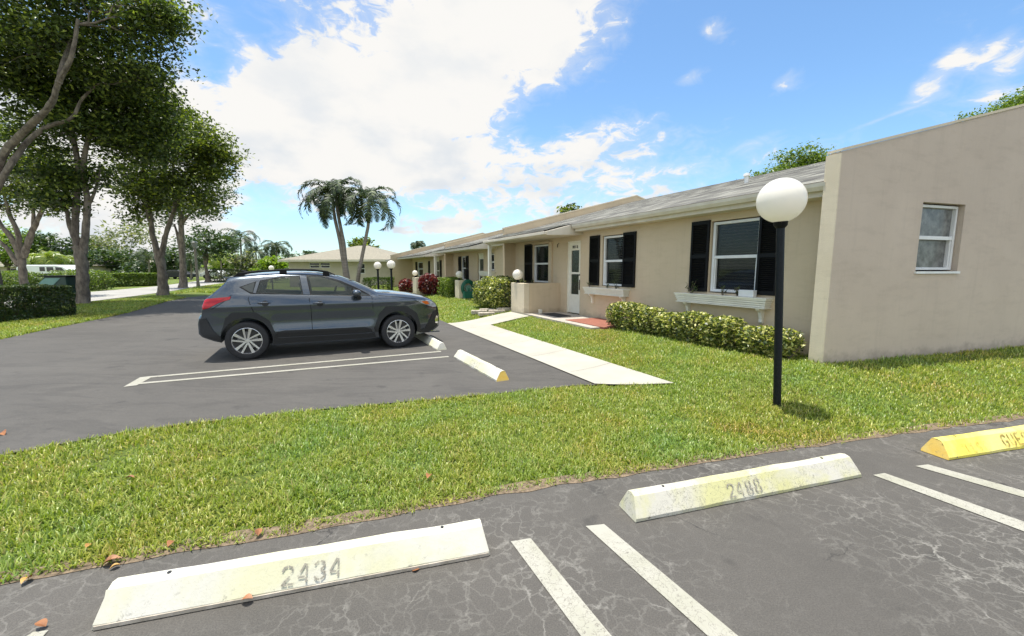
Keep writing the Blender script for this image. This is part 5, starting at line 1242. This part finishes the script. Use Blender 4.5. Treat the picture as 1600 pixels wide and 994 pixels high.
# ------------------------------------------------------------------ crossover car
def crossover():
    p = Vector((-4.78, 7.30)); d = Vector((.90275, .43017)); nL = Vector((-d.y, d.x)); o = p + nL * .86
    root = empty('crossover_car', (o.x, o.y, .004), math.atan2(d.y, d.x), 'dark grey crossover car parked nose to the walkway', 'car')
    top = [(-.73, .74), (-.715, .80), (-.66, .88), (-.645, 1.0), (-.61, 1.10), (-.52, 1.17), (-.40, 1.28), (-.28, 1.41), (-.26, 1.475), (-.12, 1.505), (.2, 1.535), (.58, 1.56), (.9, 1.565), (1.2, 1.55), (1.45, 1.51), (1.66, 1.45), (1.9, 1.35), (2.1, 1.255), (2.29, 1.165), (2.4, 1.145), (2.7, 1.12), (3.0, 1.08), (3.27, 1.025), (3.46, .95), (3.57, .87), (3.62, .78), (3.64, .70)]
    bot = [(-.73, .50), (-.68, .44), (-.5, .36), (-.36, .32), (.3, .24), (2.3, .24), (3.1, .24), (3.3, .25), (3.55, .30), (3.64, .36)]
    tx = np.array(top); bx = np.array(bot)
    zt = lambda x: float(np.interp(x, tx[:, 0], tx[:, 1])); zb = lambda x: float(np.interp(x, bx[:, 0], bx[:, 1]))
    belt = lambda x: float(np.interp(x, [-.6, .1, 1.0, 2.2, 2.6], [1.20, 1.17, 1.13, 1.09, 1.10]))
    def W0(x):
        w = .895
        if x > 2.5: w -= .40 * max(0, (x - 2.5) / 1.14) ** 2.6
        if x < .1: w -= .16 * ((.1 - x) / .83) ** 2.4
        return w
    def W(x, z):
        w = W0(x); b = belt(x)
        lo = zb(x); t = (z - lo)
        if z < .46: w -= .05 * (.46 - z) / .22
        # shoulder crease and door hollow
        w += .012 * math.exp(-((z - .96) / .05) ** 2) - .018 * math.exp(-((z - .66) / .12) ** 2) * (1 if .4 < x < 2.2 else .3)
        w += .010 * math.exp(-((z - .48) / .04) ** 2) * (1 if .45 < x < 2.1 else 0)
        if z > .98: w -= .055 * min(1, (z - .98) / max(.05, b - .98 + .02)) ** 1.6
        if z > b: w -= .47 * (z - b) + .16 * (z - b) ** 2
        top_ = zt(x); r = .085 if x < 2.2 else .10
        r = min(r, (top_ - zb(x)) * .4)
        if z > top_ - r: q = min(1, (z - (top_ - r)) / r); w -= r * (1 - math.sqrt(max(0, 1 - q * q)))
        return w
    xs = sorted(set([round(x, 4) for x in list(np.linspace(-.73, -.2, 34)) + list(np.linspace(-.2, 3.2, 86)) + list(np.linspace(3.2, 3.64, 26))]))
    J, K, Q = 46, 8, 9
    V = []; ringn = None
    for x in xs:
        lo, hi = zb(x), zt(x); r = min(.085 if x < 2.2 else .10, (hi - lo) * .4); side = []
        for j in range(J + 1): z = lo + (hi - r - lo) * j / J; side.append((W(x, z), z))
        for k in range(1, K + 1): a = math.pi / 2 * k / K; z = hi - r + r * math.sin(a); side.append((W(x, z - 1e-5), z))
        we = side[-1][0]; cr = .035 if x > 2.25 else .03
        for q in range(1, Q + 1): y = we * (1 - q / Q); side.append((y, hi + cr * (1 - (y / we) ** 2)))
        ring = [(-y, z) for y, z in side] + [(y, z) for y, z in side[:-1][::-1]]
        ringn = len(ring); V += [(x, y, z) for y, z in ring]
    m = MB(); m.v = V
    for i in range(len(xs) - 1):
        for k in range(ringn):
            k2 = (k + 1) % ringn; m.f.append((i * ringn + k, i * ringn + k2, (i + 1) * ringn + k2, (i + 1) * ringn + k)); m.mi.append(0)
    m.f.append(tuple(range(ringn))); m.f.append(tuple((len(xs) - 1) * ringn + k for k in range(ringn))[::-1]); m.mi += [0, 0]
    body = m.build('body', M['paint'], root, smooth=True)
    # wheel wells
    for wx in (0, 2.67):
        for s in (-1, 1):
            cm = MB(); cm.lathe([(.001, -.30), (.40, -.30), (.40, .5), (.001, .5)], 48, (wx, s * .88, .36), 'Y'); co = cm.build('cut', M['rubber'])
            co.parent = root; md = body.modifiers.new('w', 'BOOLEAN'); md.operation = 'DIFFERENCE'; md.object = co; md.solver = 'EXACT'
    WQ = [(-.04, 1.31), (.165, 1.39), (.13, 1.21), (.09, 1.215)]; WR = [(.255, 1.41), (.60, 1.48), (.88, 1.498), (.93, 1.155), (.19, 1.20)]
    WF = [(1.03, 1.50), (1.28, 1.49), (1.60, 1.375), (1.80, 1.27), (1.80, 1.12), (1.08, 1.145)]
    cutters = [([(.02, .78), (.02, 1.28), (.25, 1.40), (.6, 1.475), (1.25, 1.475), (1.58, 1.37), (1.86, 1.2), (1.95, .78)], -.60, .60)]
    for pw in (WR, WF):
        for ya, yb in ((-1.3, -.5), (.5, 1.3)): cutters.append((pw, ya, yb))
    body.data.materials.append(M['clad'])
    for poly, ya, yb in cutters:
        cm = MB(); cm.prism(poly, ya, yb); co = cm.build('cut', M['clad']); co.parent = root
        md = body.modifiers.new('w', 'BOOLEAN'); md.operation = 'DIFFERENCE'; md.object = co; md.solver = 'EXACT'; md.material_mode = 'TRANSFER'
    bpy.context.view_layer.update(); dg = bpy.context.evaluated_depsgraph_get(); nm = bpy.data.meshes.new_from_object(body.evaluated_get(dg))
    print('body mats', [m.name for m in nm.materials if m], len(nm.polygons)); cuts = [md.object for md in body.modifiers]; body.modifiers.clear(); body.data = nm
    for c_ in cuts: bpy.data.objects.remove(c_)
    nm.polygons.foreach_set('use_smooth', [True] * len(nm.polygons)); nm.set_sharp_from_angle(angle=R(32))
    def fix(x, z):  # parallax of points that lie inboard of the side plane
        dlt = max(0, .88 - W(min(max(x, -.8), 3.55), z)); return x + dlt * (x - 1.175) / 8.65
    def drape(name, poly, off, mat, parent=None, sides=(-1, 1), holes=(), thick=None, grid=.035, smooth=True, corr=False, objs=None):
        poly = [(fix(*q), q[1]) if corr else q for q in poly]; dense = []
        for i in range(len(poly)):
            a = Vector(poly[i]); b = Vector(poly[(i + 1) % len(poly)]); n = max(1, int((b - a).length / grid))
            for k in range(n): dense.append(a.lerp(b, k / n))
        xs_ = [q.x for q in dense]; zs_ = [q.y for q in dense]; ext = []; P_ = [(q.x, q.y) for q in dense]
        gx = np.arange(min(xs_), max(xs_), grid); gz = np.arange(min(zs_), max(zs_), grid); X_, Z_ = np.meshgrid(gx, gz); X_ = X_.ravel(); Z_ = Z_.ravel()
        if len(X_): ins = inpoly(X_, Z_, P_); ext = [Vector((a, b)) for a, b in zip(X_[ins], Z_[ins])]
        n = len(dense); hv = []; he = []
        for h in holes:
            h0 = n + len(hv); hv += [Vector(q) for q in h]; he += [(h0 + i, h0 + (i + 1) % len(h)) for i in range(len(h))]
        vs, es, fs, ov, *_ = delaunay_2d_cdt(dense + hv + ext, he, [list(range(n))], 1, 1e-6)
        for h in holes:
            cx = np.array([sum(vs[i].x for i in f) / len(f) for f in fs]); cz = np.array([sum(vs[i].y for i in f) / len(f) for f in fs]); ins = inpoly(cx, cz, h); fs = [f for f, q in zip(fs, ins) if not q]
        for s in sides:
            mb_ = MB()
            o_ = len(mb_.v); mb_.v += [(v.x, s * (W(v.x, v.y) + off), v.y) for v in vs]; mb_.f += [tuple(i + o_ for i in f) for f in fs]; mb_.mi += [0] * len(fs)
            # rim down to the body
            cnt = {}
            for f in fs:
                for a, b in zip(f, f[1:] + f[:1]): cnt[(min(a, b), max(a, b))] = cnt.get((min(a, b), max(a, b)), 0) + 1
            for (a, b), c_ in cnt.items():
                if c_ == 1:
                    q = len(mb_.v); mb_.v += [(vs[a].x, s * (W(vs[a].x, vs[a].y) - .004), vs[a].y), (vs[b].x, s * (W(vs[b].x, vs[b].y) - .004), vs[b].y)]
                    mb_.f.append((a + o_, b + o_, q + 1, q)); mb_.mi.append(0)
            ob = mb_.build(name, mat, parent or root, smooth=smooth)
        return ob
    def arcp(cx, cz, r, a0, a1, n=18): return [(cx + r * math.cos(R(a0 + (a1 - a0) * i / n)), cz + r * math.sin(R(a0 + (a1 - a0) * i / n))) for i in range(n + 1)]
    # glass with black surrounds, each its own part
    drape('window_surround', [(-.075, 1.31), (.19, 1.41), (.60, 1.495), (1.02, 1.515), (1.30, 1.505), (1.62, 1.40), (1.90, 1.26), (2.13, 1.12), (2.16, 1.095), (1.75, 1.105), (1.02, 1.142), (.10, 1.187)], .0025, M['black'], grid=.03, holes=(WR, WF))
    drape('quarter_window', [(-.04, 1.31), (.165, 1.39), (.13, 1.21), (.09, 1.215)], .006, M['car_glass'])
    drape('rear_door_window', [(.255, 1.41), (.60, 1.48), (.88, 1.498), (.93, 1.155), (.19, 1.20)], .006, M['car_side_glass'])
    drape('front_door_window', [(1.03, 1.50), (1.28, 1.49), (1.60, 1.375), (1.80, 1.27), (1.80, 1.12), (1.08, 1.145)], .006, M['car_side_glass'])
    drape('front_quarter_window', [(1.835, 1.252), (2.10, 1.11), (1.835, 1.118)], .006, M['car_glass'], grid=.02)
    # door pillars in lighter paint
    drape('pillar', [(.895, 1.505), (1.005, 1.51), (1.06, 1.148), (.945, 1.153)], .0075, M['paint']); drape('pillar', [(.19, 1.405), (.245, 1.42), (.18, 1.195), (.135, 1.205)], .0075, M['paint'])
    # shut lines
    def seam(pts, w=.010):
        pts = [Vector(q) for q in pts]; L1 = []; R1 = []
        for i, q in enumerate(pts):
            t = (pts[min(i + 1, len(pts) - 1)] - pts[max(i - 1, 0)]).normalized(); nn = Vector((-t.y, t.x)) * w / 2; L1.append(tuple(q + nn)); R1.append(tuple(q - nn))
        return L1 + R1[::-1]
    for sm in ([(.10, 1.19), (.06, 1.10), (.10, .95), (.135, .86)], [(1.035, 1.14), (1.06, .9), (1.065, .38)], [(2.17, 1.09), (2.185, .8), (2.19, .42)], [(-.19, 1.17), (-.32, 1.05), (-.5, .93)], [(2.3, 1.10), (2.7, 1.055), (3.05, 1.01)]):
        drape('shut_line', seam(sm), .0012, M['black'], grid=.05)
    # cladding
    f_ = .86
    arcr = arcp(0, .36, .408, 200, -8)[::1]
    drape('rear_arch_cladding', [(-.40, .33), (-.385, .52), (-.30, .77), (-.20, .865), (.16, .855), (.37, .69), (.47, .40), (.47, .36)] + arcp(0, .36, .405, 0, 184, 26), .012, M['clad'])
    drape('front_arch_cladding', [(2.20, .36), (2.19, .44), (2.30, .74), (2.44, .875), (2.86, .86), (3.08, .70), (3.155, .40), (3.15, .27)] + arcp(2.67, .36, .405, -8, 180, 26), .012, M['clad'])
    drape('sill_cladding', [(.41, .365), (2.2, .345), (2.22, .25), (.40, .25)], .014, M['clad'])
    drape('door_cladding', [(.46, .475), (.60, .50), (2.0, .475), (2.14, .42), (2.16, .36), (.47, .37)], .008, M['clad'])
    drape('sill_strip', [(.48, .372), (2.14, .352), (2.14, .342), (.48, .36)], .018, M['paint'])
    drape('rear_bumper_cladding', [(-.705, .76), (-.60, .775), (-.50, .55), (-.41, .45), (-.385, .34), (-.64, .44), (-.705, .50)], .010, M['clad'])
    drape('front_bumper_cladding', [(3.60, .74), (3.48, .70), (3.26, .36), (3.17, .34), (3.16, .27), (3.34, .26), (3.58, .36), (3.62, .5)], .008, M['clad'])
    drape('front_fog_surround', [(3.56, .60), (3.515, .52), (3.53, .44), (3.59, .42), (3.605, .58)], .014, M['chrome'], grid=.02)
    lip = MB(); lip.box(3.1, 3.62, -.62, .62, .235, .262); lip.build('front_lip', M['paint'], root, bevel=.01)
    # lamps
    drape('tail_light', [(-.60, 1.095), (-.56, 1.115), (-.20, 1.145), (-.215, 1.10), (-.38, 1.045), (-.54, .955), (-.635, .93), (-.64, .98)], .010, M['tail_red'], grid=.02)
    drape('tail_light_band', [(-.60, 1.08), (-.30, 1.115), (-.31, 1.10), (-.60, 1.05)], .013, M['chrome'] if 0 else M['tail_red'], grid=.02)
    drape('headlight', [(3.05, .985), (3.34, .965), (3.50, .90), (3.585, .80), (3.47, .80), (3.30, .86), (3.16, .92)], .008, M['lampglass'], grid=.02)
    drape('turn_signal', [(3.19, .945), (3.32, .945), (3.38, .875), (3.29, .875), (3.20, .925)], .012, M['amber'], grid=.02)
    drape('grille', [(3.56, .86), (3.615, .76), (3.62, .62), (3.58, .62), (3.575, .76)], .01, M['black'], grid=.02)
    # handles
    for hx, hz in ((.30, 1.02), (1.20, .985)):
        drape('handle_recess', arcp(hx + .02, hz - .012, .055, 0, 360, 14), .0015, M['clad'], grid=.03)
        for s in (-1, 1):
            hm = MB()
            y = s * (W(hx, hz)); pts = [(hx - .10, y + s * .004, hz), (hx - .07, y + s * .035, hz + .004), (hx + .06, y + s * .037, hz + .006), (hx + .10, y + s * .004, hz)]
            hm.tube(pts, [.011, .016, .016, .011], 8)
            hm.build('door_handle', M['paint'], root, smooth=True)
    # mirrors
    for s in (-1, 1):
        mm_ = MB(); y = s * (W(1.86, 1.13) + .13)
        n1, n2 = 10, 16
        for i in range(n1 + 1):
            a = math.pi * i / n1
            for j in range(n2):
                b = 2 * math.pi * j / n2; cx = math.cos(b); cz = math.sin(b); sg = lambda t, e: math.copysign(abs(t) ** e, t)
                mm_.v.append((1.875 + .085 * sg(cx, .8) * math.sin(a) ** .6, y + s * .12 * math.cos(a), 1.165 + .065 * sg(cz, .75) * math.sin(a) ** .6))
        for i in range(n1):
            for j in range(n2): mm_.f.append((i * n2 + j, i * n2 + (j + 1) % n2, (i + 1) * n2 + (j + 1) % n2, (i + 1) * n2 + j)); mm_.mi.append(0)
        mo_ = mm_.build('mirror', M['paint'], root, smooth=True)
        st_ = MB(); st_.tube([(1.93, s * W(1.93, 1.07), 1.06), (1.91, y - s * .05, 1.10), (1.88, y, 1.12)], [.05, .035, .04], 8); st_.build('mirror_arm', M['clad'], mo_, smooth=True)
    # roof rails
    for s in (-1, 1):
        rl_ = MB(); P_ = [(-.18, 1.485), (-.08, 1.545), (.2, 1.585), (.7, 1.615), (1.15, 1.61), (1.38, 1.575), (1.52, 1.515)]
        rl_.tube([(x, s * (.60), z) for x, z in P_], [.012, .02, .02, .02, .02, .018, .01], 8)
        for x in (-.06, .62, 1.36): rl_.box(x - .06, x + .06, s * .60 - .018, s * .60 + .018, zt(x) - .02, zt(x) + .045)
        rl_.build('roof_rail', M['black'], root, smooth=True)
    # windscreen, rear window, spoiler lip
    def topglass(name, xa, xb, inset, off):
        g_ = MB(); n, mth_ = 14, 12
        for i in range(n + 1):
            x = xa + (xb - xa) * i / n; hi = zt(x); we = W(x, hi - .01) - inset; w2 = W(x, hi - 1e-5)
            sl = (zt(x + .02) - zt(x - .02)) / .04; nv = Vector((-sl, 0, 1)).normalized()
            for j in range(mth_ + 1):
                y = -we + 2 * we * j / mth_; z = hi + .03 * (1 - min(1, abs(y) / w2) ** 2); g_.v.append((x + nv.x * off, y, z + nv.z * off))
        for i in range(n):
            for j in range(mth_): a = i * (mth_ + 1) + j; g_.f.append((a, a + 1, a + mth_ + 2, a + mth_ + 1)); g_.mi.append(0)
        return g_.build(name, M['car_glass'], root, smooth=True)
    topglass('windscreen', 1.58, 2.25, .10, .006); topglass('rear_window', -.52, -.32, .12, .006)
    sp = MB(); sp.box(-.34, -.12, -.56, .56, 1.462, 1.488); sp.build('spoiler', M['paint'], root, bevel=.01)
    an = MB(); an.tube([(-.02, 0, 1.53), (-.1, 0, 1.59), (-.14, 0, 1.60)], [.05, .02, .006], 8); an.build('antenna', M['black'], root)
    # seats, steering wheel and dashboard seen through the side glass
    for sx, yy in ((1.02, -.34), (1.02, .34), (.22, -.34), (.22, .34)):
        sm = MB(); sm.prism([(sx - .14, 1.16), (sx - .02, 1.18), (sx + .14, .80), (sx - .02, .80)], yy - .22, yy + .22); sm.prism([(sx - .17, 1.36), (sx - .08, 1.37), (sx - .03, 1.21), (sx - .12, 1.20)], yy - .12, yy + .12); sm.build('seat', M['blind'], root, bevel=.025)
    sw = MB(); sw.tube([(1.52 + .05 * math.sin(a), .34 + .18 * math.cos(a), 1.08 + .17 * math.sin(a)) for a in np.linspace(0, 2 * math.pi, 25)], .014, 6, cap=False); sw.box(1.51, 1.56, .20, .48, 1.06, 1.10); sw.build('steering_wheel', M['clad'], root)
    db = MB(); db.prism([(1.60, .80), (1.62, 1.08), (1.80, 1.12), (1.92, .80)], -.58, .58); db.build('dashboard', M['clad'], root, bevel=.02)
    # underbody
    ub = MB(); ub.box(-.3, 3.1, -.60, .60, .22, .30); ub.build('underbody', M['rubber'], root)
    # wheels
    def wheel(x, s, rot):
        w_ = empty('wheel', (x, s * .80, .345)); w_.parent = root
        t = MB(); t.lathe([(.235, -.095), (.30, -.11), (.332, -.095), (.345, -.06), (.345, .06), (.332, .095), (.30, .11), (.235, .095)], 56, (0, 0, 0), 'Y'); t.build('tyre', M['rubber'], w_, smooth=True)
        r_ = MB(); y = s * .085
        r_.lathe([(.242, y - s * .17), (.242, y + s * .01), (.232, y + s * .012), (.222, y - s * .01), (.215, y - s * .15)], 56, (0, 0, 0), 'Y')
        r_.lathe([(.001, y), (.035, y), (.045, y - s * .012), (.05, y - s * .05)], 24, (0, 0, 0), 'Y')
        for k in range(5):
            for q, (off1, off2) in enumerate(((-.012, -.045), (.026, .030))):
                a = R(72 * k + rot); ca, sa = math.cos(a), math.sin(a)
                def pt(rad, lat, yy): return Vector((ca * rad - sa * lat, yy, sa * rad + ca * lat))
                w1, w2 = .013, (.027 if q == 0 else .017)
                vs = [pt(.035, off1 - w1, y - s * .002), pt(.035, off1 + w1, y - s * .002), pt(.236, off2 + w2 + (-.02 if q == 0 else .02), y + s * .006), pt(.236, off2 - w2 + (-.02 if q == 0 else .02), y + s * .006)]
                bs_ = [v - Vector((0, s * .035, 0)) for v in vs]
                r_.add(vs + bs_, [(0, 1, 2, 3), (4, 7, 6, 5), (0, 4, 5, 1), (1, 5, 6, 2), (2, 6, 7, 3), (3, 7, 4, 0)])
        r_.build('rim', M['alloy'], w_)
        h = MB(); h.lathe([(.001, y - s * .06), (.16, y - s * .065), (.16, y - s * .09), (.001, y - s * .09)], 32, (0, 0, 0), 'Y'); h.build('brake_disc', M['blind'], w_)
        b_ = MB(); b_.lathe([(.001, y - s * .10), (.235, y - s * .10)], 32, (0, 0, 0), 'Y')
        for k in range(5):
            a = R(72 * k + rot + 36); ca, sa = math.cos(a), math.sin(a); vs = []
            for rad, lat in ((.05, -.02), (.05, .02), (.225, .055), (.225, -.055)): vs.append(Vector((ca * rad - sa * lat, y - s * .03, sa * rad + ca * lat)))
            b_.add(vs, [(0, 1, 2, 3)])
        b_.build('rim_backing', M['alloy_black'], w_)
    wheel(0, -1, 90); wheel(2.67, -1, 92); wheel(0, 1, 90); wheel(2.67, 1, 90)
    return root
crossover()
